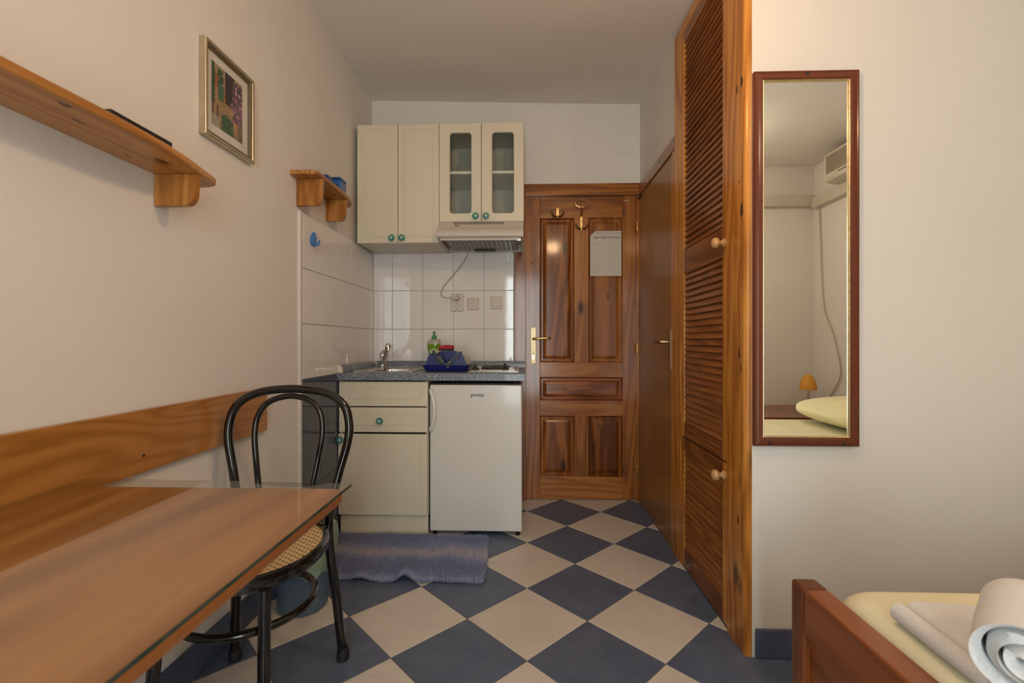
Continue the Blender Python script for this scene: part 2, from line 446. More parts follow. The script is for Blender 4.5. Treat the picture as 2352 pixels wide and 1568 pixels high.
def text_mesh(body, size, mat, name, xform, parent=None, label=None, ext=0.0002, bold=0.0):
    cu = bpy.data.curves.new(name, 'FONT'); cu.body = body; cu.size = size; cu.extrude = ext; cu.align_x = 'CENTER'; cu.align_y = 'CENTER'
    cu.resolution_u = 2; cu.offset = bold
    t = bpy.data.objects.new('tmp', cu); COL.objects.link(t)
    dg = bpy.context.evaluated_depsgraph_get()
    me = bpy.data.meshes.new_from_object(t.evaluated_get(dg)); bpy.data.objects.remove(t); bpy.data.curves.remove(cu)
    bm = bmesh.new(); bm.from_mesh(me); bpy.data.meshes.remove(me)
    for v in bm.verts: v.co = xform(v.co)
    return obj(name, bm, mat, parent, label)

# ------------------------------------------------------------------ the room
L, B, R, W = -1.015, 3.03, 0.725, 1.54       # left wall, back wall, passage right wall, mirror wall
XE, YF = 2.59, -1.24                        # head wall, window wall
S = 0.312 / math.sqrt(2)
def ceil_z(x, y):
    zr = 2.485 + 0.083 * (max(y, 2.16) - 2.28)
    t = max(0, min(1, (x - L) / (R - L)))
    z = 2.60 * (1 - t) + zr * t
    if x > R:
        z += (2.60 - z) * min(1, (x - R) / 1.3)
    return z
# floor
fl = obj('floor', box(L - 0.1, XE + 0.1, YF - 0.1, B + 0.2, -0.08, -0.0022), 'grout', kind='structure',
         label='checkerboard floor of diagonal blue-grey and cream tiles', cat='floor')
def clip(poly, ax, val, keep_less):
    out = []
    for i in range(len(poly)):
        a, b = poly[i], poly[(i + 1) % len(poly)]
        ia = (a[ax] <= val) == keep_less or a[ax] == val; ib = (b[ax] <= val) == keep_less or b[ax] == val
        if ia: out.append(a)
        if ia != ib:
            t = (val - a[ax]) / (b[ax] - a[ax]); out.append((a[0] + t * (b[0] - a[0]), a[1] + t * (b[1] - a[1])))
    return out
TH = S - 0.0021
def tile_bm(poly):
    c = (sum(p[0] for p in poly) / len(poly), sum(p[1] for p in poly) / len(poly))
    def ins(d):
        o = []
        for p in poly:
            q = Vector((c[0] - p[0], c[1] - p[1])); ln = q.length or 1
            o.append((p[0] + q.x / ln * d, p[1] + q.y / ln * d))
        return o
    i2 = ins(0.0016)
    return loft([[(a, b, -0.006) for a, b in poly], [(a, b, -0.0010) for a, b in poly], [(a, b, 0.0) for a, b in i2]])
full = {}
for k, m in ((0, 'floor_blue'), (1, 'floor_white')):
    full[k] = finish(tile_bm([(TH, 0), (0, TH), (-TH, 0), (0, -TH)]), m)
    full[k].name = 'floor_tile'
GY = 1.499
areas = [(L, R - 0.012, YF, B + 0.12), (R - 0.012, XE, YF, W)]
for v_ in range(-14, 9):
    for u_ in range(-6, 14):
        if (u_ + v_) % 2 == 0: continue
        cx, cy = u_ * S, GY + v_ * S
        k = v_ % 2
        d = [(cx + TH, cy), (cx, cy + TH), (cx - TH, cy), (cx, cy - TH)]
        in1 = cx - TH > L and cx + TH < XE and cy - TH > YF and cy + TH < W or (cx - TH > L and cx + TH < R - 0.012 and cy + TH < B + 0.12 and cy - TH > YF)
        if in1:
            inst('floor_tile', full[k], (cx, cy, 0), parent=fl); continue
        for (xa, xb, ya, yb) in areas:
            p = d
            for ax, val, less in ((0, xa, False), (0, xb, True), (1, ya, False), (1, yb, True)):
                if p: p = clip(p, ax, val, less)
            if len(p) >= 3:
                ar = abs(sum(p[i][0] * p[(i + 1) % len(p)][1] - p[(i + 1) % len(p)][0] * p[i][1] for i in range(len(p)))) / 2
                if ar > 2e-4: obj('floor_tile', tile_bm(p), 'floor_white' if k else 'floor_blue', fl)
# ceiling: slightly uneven slab
NX, NY = 24, 28
bm = new(); g = []
for j in range(NY + 1):
    row = []
    for i in range(NX + 1):
        x = L - 0.1 + (XE + 0.2 - L) * i / NX; y = YF - 0.1 + (B + 0.2 - YF) * j / NY
        row.append(bm.verts.new((x, y, ceil_z(x, y))))
    g.append(row)
tp = [[bm.verts.new((r_.co.x, r_.co.y, 2.75)) for r_ in row] for row in g]
for j in range(NY):
    for i in range(NX):
        bm.faces.new((g[j][i], g[j + 1][i], g[j + 1][i + 1], g[j][i + 1]))
        bm.faces.new((tp[j][i], tp[j][i + 1], tp[j + 1][i + 1], tp[j + 1][i]))
for i in range(NX):
    bm.faces.new((g[0][i], g[0][i + 1], tp[0][i + 1], tp[0][i])); bm.faces.new((g[NY][i + 1], g[NY][i], tp[NY][i], tp[NY][i + 1]))
for j in range(NY):
    bm.faces.new((g[j + 1][0], g[j][0], tp[j][0], tp[j + 1][0])); bm.faces.new((g[j][NX], g[j + 1][NX], tp[j + 1][NX], tp[j][NX]))
obj('ceiling', bm, 'ceiling_paint', kind='structure', label='plain off-white plaster ceiling of the small room', cat='ceiling')
HT = 2.64
wl = obj('wall_left', box(L - 0.12, L, YF - 0.1, B + 0.12, -0.05, HT), 'plaster', kind='structure', label='long plastered wall carrying the shelves, picture and kitchen tiles', cat='wall')
DX0, DX1, DZ = -0.012, 0.705, 1.968          # entrance door opening
bm = box(L, DX0, B, B + 0.12, -0.05, HT); box(DX1, R + 0.12, B, B + 0.12, -0.05, HT, bm=bm); box(DX0, DX1, B, B + 0.12, DZ, HT, bm=bm)
wb = obj('wall_back', bm, 'plaster', kind='structure', label='end wall behind the kitchenette and the entrance door', cat='wall')
bm = box(R, R + 0.10, 2.265, 2.30, -0.05, HT); box(R, R + 0.10, 3.0, B, -0.05, HT, bm=bm); box(R, R + 0.10, 2.30, 3.0, 1.955, HT, bm=bm)
obj('wall_right', bm, 'plaster', kind='structure', label='narrow wall above the plain brown door', cat='wall')
obj('wall_mirror', box(R + 0.004, XE + 0.1, W, W + 0.06, -0.05, HT), 'plaster', kind='structure', label='plastered wall that carries the tall mirror', cat='wall')
obj('wall_head', box(XE, XE + 0.1, YF - 0.1, W, -0.05, HT), 'plaster', kind='structure', label='wall behind the head of the bed with the air conditioner', cat='wall')
WX0, WX1, WZ0, WZ1 = -0.36, 0.36, 0.10, 2.08
bm = box(L, WX0, YF - 0.1, YF, -0.05, HT); box(WX1, XE, YF - 0.1, YF, -0.05, HT, bm=bm); box(WX0, WX1, YF - 0.1, YF, WZ1, HT, bm=bm); box(WX0, WX1, YF - 0.1, YF, -0.05, WZ0, bm=bm)
obj('wall_window', bm, 'plaster', kind='structure', label='wall with the glazed balcony door', cat='wall')
# balcony door window behind the camera
wi = thing('window_1', (0.0, YF - 0.05, 0), 'white framed balcony door with two glass panes', 'window', kind='structure')
bm = new()
for a in ((WX0, WX0 + 0.07, WZ0, WZ1), (WX1 - 0.07, WX1, WZ0, WZ1), (WX0, WX1, WZ0, WZ0 + 0.10), (WX0, WX1, WZ1 - 0.07, WZ1), (-0.025, 0.025, WZ0, WZ1)):
    box(a[0], a[1], YF - 0.08, YF - 0.02, a[2], a[3], 0.004, bm=bm)
obj('window_frame', bm, 'white_frame', wi)
for a, b in ((WX0 + 0.07, -0.025), (0.025, WX1 - 0.07)):
    obj('pane', box(a, b, YF - 0.055, YF - 0.049, WZ0 + 0.10, WZ1 - 0.07), 'window_glass', wi)

# wall tiles: 20 x 25 cm, 1 cm proud
ZR = [0.103, 0.353, 0.603, 0.853, 1.103, 1.353, 1.603]
def tile_face(w, h, axis):
    """glazed tile lying on its wall, origin at centre; face towards -Y ('Y') or +X ('X')"""
    e = 0.0022
    bm = new(); lp = []
    for d, i in ((0.0, 0.0), (0.0085, 0.0), (0.010, e)):
        q = [(w / 2 - i, h / 2 - i), (-w / 2 + i, h / 2 - i), (-w / 2 + i, -h / 2 + i), (w / 2 - i, -h / 2 + i)]
        lp.append([((a, -d, b) if axis == 'Y' else (d, a, b)) for a, b in q])
    return loft(lp, bm=bm)
TM = {}
def wall_tile(axis, a0, a1, z0, z1, mat, parent, pos):
    gp = 0.0014
    w, h = round(a1 - a0 - 2 * gp, 4), round(z1 - z0 - 2 * gp, 4)
    key = (axis, w, h, mat)
    if key not in TM: TM[key] = finish(tile_face(w, h, axis), mat); TM[key].name = 'wall_tile'
    loc = ((a0 + a1) / 2, pos, (z0 + z1) / 2) if axis == 'Y' else (pos, (a0 + a1) / 2, (z0 + z1) / 2)
    inst('wall_tile', TM[key], loc, parent=parent)
xs = [L + 0.011, -0.879, -0.679, -0.479, -0.279, -0.086]
for i in range(5):
    for k in range(3, 6): wall_tile('Y', xs[i], xs[i + 1], ZR[k], ZR[k + 1], 'tile_white', wb, B - 0.001)
obj('grout_bed', box(L + 0.001, -0.087, B - 0.0065, B, 0.853, 1.602), 'wall_grout', wb)
ys = [2.052, 2.245, 2.442, 2.638, 2.832, B - 0.011]
for i in range(5):
    wall_tile('X', ys[i], ys[i + 1], 0.001, ZR[0], 'tile_blue', wl, L + 0.001)
    for k in range(6): wall_tile('X', ys[i], ys[i + 1], ZR[k], ZR[k + 1], 'tile_blue' if k < 3 else 'tile_white', wl, L + 0.001)
obj('grout_bed', box(L, L + 0.0065, 2.053, B - 0.001, 0, 1.602), 'wall_grout', wl)
obj('trim_1', box(L, L + 0.013, 2.034, 2.0515, 0.0, 1.604, 0.002), 'white_frame', kind='structure', label='white plastic strip closing the edge of the kitchen wall tiles', cat='trim')
# skirting tiles
def skirting(name, axis, pos, a0, a1, label, h=0.103, off=0.0):
    p = thing(name, (pos, (a0 + a1) / 2, 0) if axis == 'X' else ((a0 + a1) / 2, pos, 0), label, 'baseboard', kind='structure')
    a = a0 + off
    while a < a1 - 0.02:
        b = min(a + 0.31, a1)
        if axis == 'X': bm = box(pos + 0.0005, pos + 0.010, a + 0.0012, b - 0.0012, 0.001, h, 0.0015, 1)
        elif axis == '-X': bm = box(pos - 0.010, pos - 0.0005, a + 0.0012, b - 0.0012, 0.001, h, 0.0015, 1)
        elif axis == '-Y': bm = box(a + 0.0012, b - 0.0012, pos - 0.010, pos - 0.0005, 0.001, h, 0.0015, 1)
        else: bm = box(a + 0.0012, b - 0.0012, pos + 0.0005, pos + 0.010, 0.001, h, 0.0015, 1)
        obj('skirting_tile', bm, 'skirt_blue', p); a = b
skirting('baseboard_left', 'X', L, YF, 2.03, 'dark blue skirting tiles under the table and shelf wall', 0.105, off=0.02)
skirting('baseboard_right', '-Y', W, R + 0.012, XE - 0.012, 'dark blue skirting tiles under the mirror wall', 0.094)
skirting('baseboard_head', '-X', XE, YF + 0.01, W - 0.012, 'dark blue skirting tiles behind the head of the bed', 0.094)
# faint ring crack in the plaster over the door
bm = tube([(0.629 + 0.048 * math.cos(a), B - 0.0004, 2.268 + 0.045 * math.sin(a)) for a in [PI * 1.08 + i * 0.12 for i in range(25)]], 0.0007, 5)
obj('crack', bm, 'crack', wb)

# ------------------------------------------------------------------ entrance door
d1 = thing('door_1', (0.345, 3.05, 0), 'varnished pine entrance door with five raised panels', 'door', kind='structure')
FY, BY = 3.031, 3.068
X = [-0.0115, 0.083, 0.305, 0.397, 0.615, 0.7045]
Z = [0.004, 0.151, 0.542, 0.641, 0.792, 0.888, 1.822, 1.9672]
obj('stile', box(X[0], X[1], FY, BY, Z[0], Z[7], 0.002), 'door_z', d1)
obj('stile', box(X[4], X[5], FY, BY, Z[0], Z[7], 0.002), 'door_z', d1)
for (za, zb, m) in ((Z[0], Z[1], 'door_light_x'), (Z[2], Z[3], 'door_light_x'), (Z[4], Z[5], 'door_light_x'), (Z[6], Z[7], 'door_x')):
    obj('rail', box(X[1], X[4], FY + 0.0005, BY, za, zb, 0.002), m, d1)
for (za, zb) in ((Z[5], Z[6]), (Z[1], Z[2])):
    obj('muntin', box(X[2], X[3], FY + 0.0005, BY, za, zb, 0.002), 'door_light_z', d1)
def raised_panel(x0, x1, z0, z1, mat):
    cx, cz, w, h = (x0 + x1) / 2, (z0 + z1) / 2, x1 - x0, z1 - z0
    loops = []
    for i, y in ((0, FY + 0.030), (0, FY + 0.004), (0.006, FY + 0.012), (0.010, FY + 0.017), (0.020, FY + 0.017), (0.023, FY + 0.014), (0.040, FY + 0.006), (0.044, FY + 0.0065)):
        loops.append([(a, y, b) for a, b in rrect(cx, cz, w - 2 * i, h - 2 * i, 0.0005, 1)])
    obj('panel', loft(loops), mat, d1)
raised_panel(X[1], X[2], Z[5], Z[6], 'door_panel_z'); raised_panel(X[3], X[4], Z[5], Z[6], 'door_light_z')
raised_panel(X[1], X[4], Z[3], Z[4], 'door_panel_x')
raised_panel(X[1], X[2], Z[1], Z[2], 'door_panel_z'); raised_panel(X[3], X[4], Z[1], Z[2], 'door_panel_z')
pl = obj('handle_plate', loft([[(a, y, b) for a, b in rrect(0.040, 0.998, w, h, w / 2, 8)] for y, w, h in ((FY, 0.036, 0.244), (FY - 0.004, 0.036, 0.244), (FY - 0.006, 0.032, 0.240))]), 'bronze', d1, 'aged brass door handle plate')
obj('lever', tube(spline([(0.040, FY - 0.005, 1.040), (0.040, FY - 0.035, 1.040), (0.052, FY - 0.048, 1.040), (0.09, FY - 0.05, 1.043), (0.135, FY - 0.048, 1.044), (0.148, FY - 0.035, 1.044)], 6), 0.0075, 10), 'brass', pl)
for z in (1.112, 0.945): obj('screw', lathe([(0.0035, 0), (0.0035, 0.0065), (0.002, 0.007)], (0.040, FY, z), '-Y', 10), 'screw_dark', pl)
obj('keyhole', loft([[(a, y, b) for a, b in rrect(0.040, 0.922, 0.010, 0.03, 0.005, 4)] for y in (FY - 0.005, FY - 0.0085)]), 'chrome', pl)
def coat_hook(x, z, top, big):
    bm = new()
    if big:
        loft([[(x + a, y, z + b) for a, b in rrect(0, 0.005, 0.020 - 0.006 * k, 0.085, 0.009, 5)] for k, y in ((0, FY), (0, FY - 0.005), (1, FY - 0.007))], bm=bm)
        tube([(x, FY - 0.006, z + 0.05), (x + 0.001, FY - 0.02, z + 0.075), (x + 0.002, FY - 0.045, z + 0.10)], [0.006, 0.006, 0.007], 10, bm=bm)
        lathe([(0.0, 0), (0.009, 0.004), (0.010, 0.010), (0.007, 0.018), (0, 0.02)], (x + 0.002, FY - 0.040, z + 0.098), '-Y', 12, bm=bm)
        ring = [(x + 0.002 + 0.046 * math.cos(a), FY - 0.047, z + 0.120 + 0.024 * math.sin(a)) for a in [i * 2 * PI / 40 for i in range(-8, 29)]]
        tube(ring, 0.0035, 8, bm=bm)
        zz = z - 0.028
    else:
        loft([[(x + a, y, z + b) for a, b in rrect(0, 0, 0.022 - 0.006 * k, 0.058, 0.009, 5)] for k, y in ((0, FY), (0, FY - 0.005), (1, FY - 0.007))], bm=bm)
        zz = z - 0.024
    hk = obj('coat_hook', bm, 'brass', d1, 'brass double coat hook with a ring on top' if big else 'small brass double coat hook')
    for s_ in (-1, 1):
        P = [(x + s_ * 0.004, FY - 0.004, zz), (x + s_ * 0.018, FY - 0.016, zz - 0.004), (x + s_ * 0.032, FY - 0.026, zz + 0.006), (x + s_ * 0.040, FY - 0.028, zz + 0.026)]
        obj('prong', tube(spline(P, 5), [0.0045] * 12 + [0.004, 0.0045, 0.005, 0.0035], 8), 'brass_dark', hk)
    for dz in ((0.018, -0.018)): obj('screw', lathe([(0.003, 0), (0.003, 0.0078)], (x, FY, z + dz), '-Y', 8), 'screw_dark', hk)
coat_hook(0.197, 1.856, 0, False)
coat_hook(0.351, 1.780, 0, True)
for z in (1.757, 0.978, 0.197):
    obj('hinge', lathe([(0.004, -0.034), (0.0065, -0.030), (0.0065, 0.030), (0.004, 0.034)], (0.7010, FY - 0.0310, z), 'Z', 12), 'brass', d1, 'brass door hinge')
obj('latch_plate', box(0.625, 0.655, FY - 0.004, FY, 1.925, 1.933, 0.001, 1), 'steel', d1)
# door frames
bm = box(-0.083, -0.0078, B - 0.026, B, 0.0, 1.9605, 0.003); box(-0.083, -0.0130, B - 0.026, B, 1.9605, 2.035, 0.0, bm=bm)
obj('trim_2', bm, 'door_z', kind='structure', label='reddish pine door post beside the white kitchen tiles', cat='door frame')
obj('trim_3', box(-0.0125, R, B - 0.026, B, 1.9610, 2.035, 0.003), 'door_x', kind='structure', label='pine head trim above the entrance door', cat='door frame')
obj('trim_4', box(0.7015, R, B - 0.024, B, 0.0, 1.9605, 0.002), 'door_z', kind='structure', label='narrow dark pine jamb at the hinges of the entrance door', cat='door frame')
obj('door_light_block', box(DX0 - 0.08, DX1 + 0.08, B + 0.121, B + 0.14, -0.06, DZ + 0.08), 'closet_dark', d1)  # unseen sheet added behind the doorway to stop light leaking through the gaps

# ------------------------------------------------------------------ plain brown bathroom door
d2 = thing('door_2', (0.72, 2.66, 0), 'plain brown veneered door beside the louvred wardrobe', 'door', kind='structure')
obj('leaf', box(0.716, 0.752, 2.345, 2.996, 0.006, 1.948, 0.002), 'veneer_z', d2)
obj('edge_strip', box(0.714, 0.752, 2.318, 2.344, 0.006, 1.948, 0.002), 'closet_frame_z', d2)
pl = obj('handle_plate', loft([[(x, a, b) for a, b in rrect(2.365, 0.982, w, h, 0.005, 3)] for x, w, h in ((0.716, 0.036, 0.204), (0.711, 0.036, 0.204), (0.709, 0.030, 0.198))]), 'bronze', d2, 'slim bronze door handle plate')
obj('lever', tube([(0.711, 2.365, 1.021), (0.690, 2.365, 1.021), (0.674, 2.372, 1.021), (0.670, 2.385, 1.021), (0.668, 2.42, 1.021), (0.668, 2.45, 1.021), (0.668, 2.465, 1.021), (0.668, 2.50, 1.021)], [0.009, 0.009, 0.010, 0.011, 0.011, 0.011, 0.007, 0.004], 12), 'bronze', pl)
obj('door_stop', box(0.700, 0.7165, 2.955, 2.985, 1.925, 1.944, 0.003), 'black_plastic', d2, 'black plastic door closer tab')
obj('trim_5', box(0.708, R, 2.262, B - 0.027, 1.950, 2.015, 0.003), 'door_x', kind='structure', label='dark pine head trim above the plain brown door', cat='door frame')
obj('trim_6', box(0.710, R + 0.001, 2.262, 2.316, 0.0, 1.949, 0.002), 'closet_frame_z', kind='structure', label='pine jamb between the plain brown door and the wardrobe', cat='door frame')
obj('strike_bolt', box(0.7035, 0.710, 2.27, 2.29, 1.018, 1.024, 0.001, 1), 'brass', bpy.data.objects['trim_6'])

# ------------------------------------------------------------------ louvred wardrobe
wd = thing('wardrobe', (0.95, 1.92, 0), 'tall built-in pine wardrobe with louvred upper and lower doors', 'wardrobe')
FX = 0.708; CT = 2.468
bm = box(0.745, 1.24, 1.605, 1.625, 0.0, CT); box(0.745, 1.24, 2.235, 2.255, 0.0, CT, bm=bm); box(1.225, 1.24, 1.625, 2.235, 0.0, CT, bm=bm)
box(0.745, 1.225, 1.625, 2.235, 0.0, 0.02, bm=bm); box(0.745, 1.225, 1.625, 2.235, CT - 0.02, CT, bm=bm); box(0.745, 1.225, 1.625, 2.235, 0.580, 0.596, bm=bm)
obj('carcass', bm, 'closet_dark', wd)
# corner post with rounded outer edge, moulded stile towards bathroom door, head board
post = [(0.727, 1.6745)] + [(0.7275, 1.5395)]
poly = [(0.7275, 1.6745), (FX - 0.002, 1.6745), (FX - 0.002, 1.555)] + [(FX - 0.002 + 0.016 - 0.016 * math.cos(a), 1.555 - 0.016 * math.sin(a)) for a in [PI / 2 * i / 6 for i in range(1, 7)]] + [(0.7275, 1.539)]
obj('post', prism(poly, 'Z', 0.0, CT), 'closet_frame_z', wd, 'knotty pine corner post of the wardrobe')
poly = [(0.745, 2.262), (0.7065, 2.262), (0.7065, 2.215), (0.7085, 2.212), (0.7085, 2.200), (0.7065, 2.197), (0.7065, 2.175), (0.745, 2.175)]
obj('stile', prism(poly, 'Z', 0.0, CT), 'closet_frame_z', wd)
obj('head_board', box(0.7075, 0.745, 1.675, 2.174, CT - 0.045, CT, 0.001, 1), 'closet_frame_z', wd)
Y0, Y1 = 1.677, 2.172
PITCH = 0.0267
sl = 0.0
yw = Y1 - Y0 - 0.036 - 0.042
prof = [(-0.021, 0.004), (-0.0195, 0.0062), (0.021, 0.0205), (0.021, 0.0175), (-0.0195, 0.0015)]
# slat cross-section: room edge low, inner edge high, rounded nose
cs = []
dx, dz = 0.0095, 0.0265
nrm = Vector((-dz, 0, dx)).normalized() * 0.0036
a_, b_ = Vector((0, 0, 0)), Vector((dx, 0, dz))
cs = [(b_ + nrm), (a_ + nrm), (a_ + Vector((-0.0028, 0, 0.001))), (a_ - nrm), (b_ - nrm)]
slat_me = finish(loft([[(p.x, -yw / 2, p.z) for p in cs], [(p.x, yw / 2, p.z) for p in cs]]), 'slat_y', angle=60)
slat_me.name = 'slat'
def louvre_door(name, z0, z1, sections, rails, label):
    d = thing(name, (FX, (Y0 + Y1) / 2, z0)); d['label'] = label
    bpy.data.objects[d.name].parent = wd; d.matrix_parent_inverse = WM[wd.name].inverted()
    sx1 = FX + 0.028
    obj('stile', box(FX, sx1, Y0, Y0 + 0.042, z0, z1, 0.003), 'closet_frame_z', d)
    obj('stile', box(FX, sx1, Y1 - 0.036, Y1, z0, z1, 0.003), 'closet_frame_z', d)
    for za, zb in rails:
        obj('rail', box(FX + 0.001, sx1, Y0 + 0.042, Y1 - 0.036, za, zb, 0.002), 'closet_rail_y', d)
    for za, zb in sections:
        n = int(round((zb - za) / PITCH)); p = (zb - za) / n
        for i in range(n):
            inst('slat', slat_me, (FX + 0.0055, Y0 + 0.042 + yw / 2, za + p * i + 0.003), parent=d)
    return d
up = louvre_door('upper_door', 0.594, CT - 0.047, [(0.655, 1.327), (1.436, CT - 0.10)], [(0.594, 0.655), (1.327, 1.436), (CT - 0.10, CT - 0.047)], 'tall louvred upper wardrobe door')
lo = louvre_door('lower_door', 0.012, 0.588, [(0.09, 0.530)], [(0.012, 0.09), (0.530, 0.588)], 'short louvred lower wardrobe door')
for d, y, z in ((up, 1.697, 1.376), (lo, 1.697, 0.545)):
    obj('knob', lathe([(0.0, 0.0), (0.0155, 0.0), (0.0165, 0.006), (0.010, 0.011), (0.008, 0.016), (0.012, 0.021), (0.0185, 0.028), (0.0195, 0.036), (0.016, 0.043), (0.008, 0.047), (0, 0.048)], (FX, y, z), '-X', 20), 'knob_wood', d, 'turned pale wooden knob')

# ------------------------------------------------------------------ kitchen: base cabinet
bc = thing('base_cabinet', (-0.76, 2.72, 0), 'cream kitchen base unit with two drawer fronts and a door under the sink', 'cabinet')
bx0, bx1, cf = -0.998, -0.523, 2.462
bm = box(bx0, bx0 + 0.016, cf + 0.002, 2.995, 0.10, 0.815); box(bx1 - 0.016, bx1, cf + 0.002, 2.995, 0.10, 0.815, bm=bm)
box(bx0 + 0.016, bx1 - 0.016, cf + 0.002, 2.995, 0.10, 0.116, bm=bm); box(bx0 + 0.016, bx1 - 0.016, 2.985, 2.995, 0.116, 0.815, bm=bm)
obj('carcass', bm, 'cream_edge', bc)
obj('plinth', box(bx0 + 0.002, bx1 - 0.002, cf + 0.004, cf + 0.020, 0.0, 0.099), 'cream', bc)
def front(name, x0, x1, z0, z1, yf, th, parent, mat='cream', m=0.032, r=0.02, label=None):
    cx, cz, w, h = (x0 + x1) / 2, (z0 + z1) / 2, x1 - x0, z1 - z0
    loops = []
    for i, y, rr in ((0.0, yf + th, 0.001), (0.0, yf + 0.003, 0.001), (0.003, yf, 0.002), (m, yf, r), (m + 0.0022, yf + 0.0022, r), (m + 0.0045, yf, r - 0.002), (m + 0.010, yf, r - 0.004), (m + 0.0115, yf + 0.0013, r - 0.005), (m + 0.013, yf, r - 0.006)):
        loops.append([(a, y, b) for a, b in rrect(cx, cz, w - 2 * i, h - 2 * i, max(rr, 0.0006), 6)])
    return obj(name, loft(loops), mat, parent, label, angle=25)
def knob(x, y, z, parent):
    k = obj('knob', lathe([(0.0, 0.0), (0.007, 0.0), (0.0065, 0.010), (0.0105, 0.014), (0.0175, 0.017), (0.0185, 0.022), (0.0150, 0.027), (0.0095, 0.0275), (0.0085, 0.0255), (0, 0.0255)], (x, y, z), '-Y', 20), 'teal', parent, 'round teal knob with pale centre')
    obj('cap', lathe([(0.0, 0.0), (0.0082, 0.0), (0.0075, 0.0022), (0, 0.003)], (x, y - 0.0256, z), '-Y', 16), 'teal_pale', k)
dr = front('drawer_front', bx0, bx1, 0.680, 0.811, cf - 0.016, 0.016, bc)
dr = front('drawer_front', bx0, bx1, 0.543, 0.674, cf - 0.016, 0.016, bc); knob(-0.774, cf - 0.016, 0.606, dr)
dr = front('cabinet_door', bx0 - 0.004, bx1 - 0.004, 0.105, 0.533, cf - 0.016, 0.016, bc); knob(-0.984, cf - 0.016, 0.505, dr)
# fridge
fr = thing('fridge', (-0.27, 2.73, 0), 'white under-counter fridge with a side grip handle', 'fridge')
obj('body', box(-0.512, -0.030, 2.502, 2.985, 0.025, 0.795, 0.006), 'white_enamel', fr)
fd = obj('fridge_door', box(-0.514, -0.026, 2.452, 2.498, 0.022, 0.795, 0.009, 3), 'white_enamel', fr)
obj('seal', box(-0.508, -0.034, 2.498, 2.502, 0.03, 0.79), 'rubber', fr)
obj('top_panel', box(-0.505, -0.04, 2.470, 2.502, 0.7955, 0.803, 0.002), 'black_matte', fr)
hp = [(-0.507, 2.447, 0.772), (-0.503, 2.436, 0.755), (-0.490, 2.428, 0.715), (-0.484, 2.425, 0.665), (-0.490, 2.428, 0.610), (-0.503, 2.436, 0.568), (-0.508, 2.447, 0.550)]
sp = spline(hp, 6); bm = new()
loft([[(p.x + 0.010 * math.cos(t) + 0.0, p.y + 0.008 * math.sin(t), p.z) for t in [2 * PI * k / 10 for k in range(10)]] for p in sp], bm=bm)
loft([[(p.x - 0.004, p.y + 0.012, p.z), (p.x + 0.004, p.y + 0.012, p.z), (p.x + 0.004, 2.4545, p.z), (p.x - 0.004, 2.4545, p.z)] for p in sp], bm=bm)
obj('handle', bm, 'white_enamel', fd)
for x in (-0.49, -0.05):
    for y in (2.475, 2.95): obj('foot', lathe([(0.012, 0), (0.012, 0.012), (0.007, 0.014), (0.007, 0.028)], (x, y, 0), 'Z', 12), 'black_plastic', fr)
text_mesh('gorenje', 0.026, 'logo_grey', 'logo', lambda c: Vector((-0.262 + c.x * 0.90, 2.4516 - c.z, 0.742 + c.y)), fd, 'grey maker lettering', bold=0.0006)
# worktop with sink cut-out and lips
bm = new(); WT = 0.858
y0, y1, x0, x1 = 2.43, 3.017, L + 0.0125, -0.0125
hx0, hx1, hy0, hy1 = -0.90, -0.655, 2.545, 2.85
outer = [(x1, y1), (x0, y1), (x0, y0), (x1, y0)]
hole = [(hx1, hy1), (hx0, hy1), (hx0, hy0), (hx1, hy0)]
fb = 0.010
loops = []
def rect4(xa, xb, ya, yb): return [(xb, yb), (xa, yb), (xa, ya), (xb, ya)]
for lp, z in ((rect4(x0, x1, y0, y1), 0.8185), (rect4(x0, x1, y0, y1), WT - 0.008), (rect4(x0, x1, y0 + 0.0025, y1), WT - 0.0025), (rect4(x0, x1, y0 + 0.008, y1), WT), (hole, WT), (hole, 0.8185)):
    loops.append([(a, b, z) for a, b in lp])
loft(loops, closed=True, bm=bm)
wt = obj('worktop', bm, 'worktop', label='speckled blue-grey worktop over the base unit and fridge', cat='worktop')
obj('backsplash_lip', prism([(3.017, WT), (2.995, WT), (2.998, 0.890), (3.003, 0.897), (3.017, 0.897)], 'X', x0 + 0.03, x1), 'worktop', wt)
obj('backsplash_lip', prism([(x0, WT), (x0 + 0.026, WT), (x0 + 0.022, 0.885), (x0 + 0.012, 0.897), (x0, 0.897)], 'Y', y0 + 0.014, 2.990), 'worktop', wt)
obj('end_cap', prism([(x0, WT), (x0 + 0.030, WT), (x0 + 0.025, 0.886), (x0 + 0.014, 0.899), (x0, 0.899)], 'Y', y0 + 0.006, y0 + 0.0135), 'cream', wt)
obj('corner_cap', box(x0, x0 + 0.030, 2.9905, 3.017, WT, 0.900, 0.003), 'cream', wt)
# sink
sk = thing('sink', (-0.78, 2.70, WT), 'stainless steel inset sink with round-cornered bowl', 'sink')
cx, cy = (hx0 + hx1) / 2, (hy0 + hy1) / 2
cxr, cyr = -0.785, 2.712
lp = []
for (w, h, r, z, ox, oy) in ((0.340, 0.416, 0.015, WT + 0.0005, cxr, cyr), (0.340, 0.416, 0.015, WT + 0.003, cxr, cyr), (0.332, 0.408, 0.013, WT + 0.0045, cxr, cyr), (0.318, 0.394, 0.012, WT + 0.002, cxr, cyr),
                             (0.238, 0.296, 0.07, WT + 0.002, cx, cy), (0.226, 0.284, 0.066, WT - 0.006, cx, cy), (0.216, 0.274, 0.062, WT - 0.09, cx, cy), (0.170, 0.228, 0.05, WT - 0.122, cx, cy), (0.05, 0.05, 0.024, WT - 0.126, cx, cy)):
    lp.append([(a, b, z) for a, b in rrect(ox, oy, w, h, r, 8)])
obj('bowl', loft(lp, caps=(False, True)), 'steel', sk)
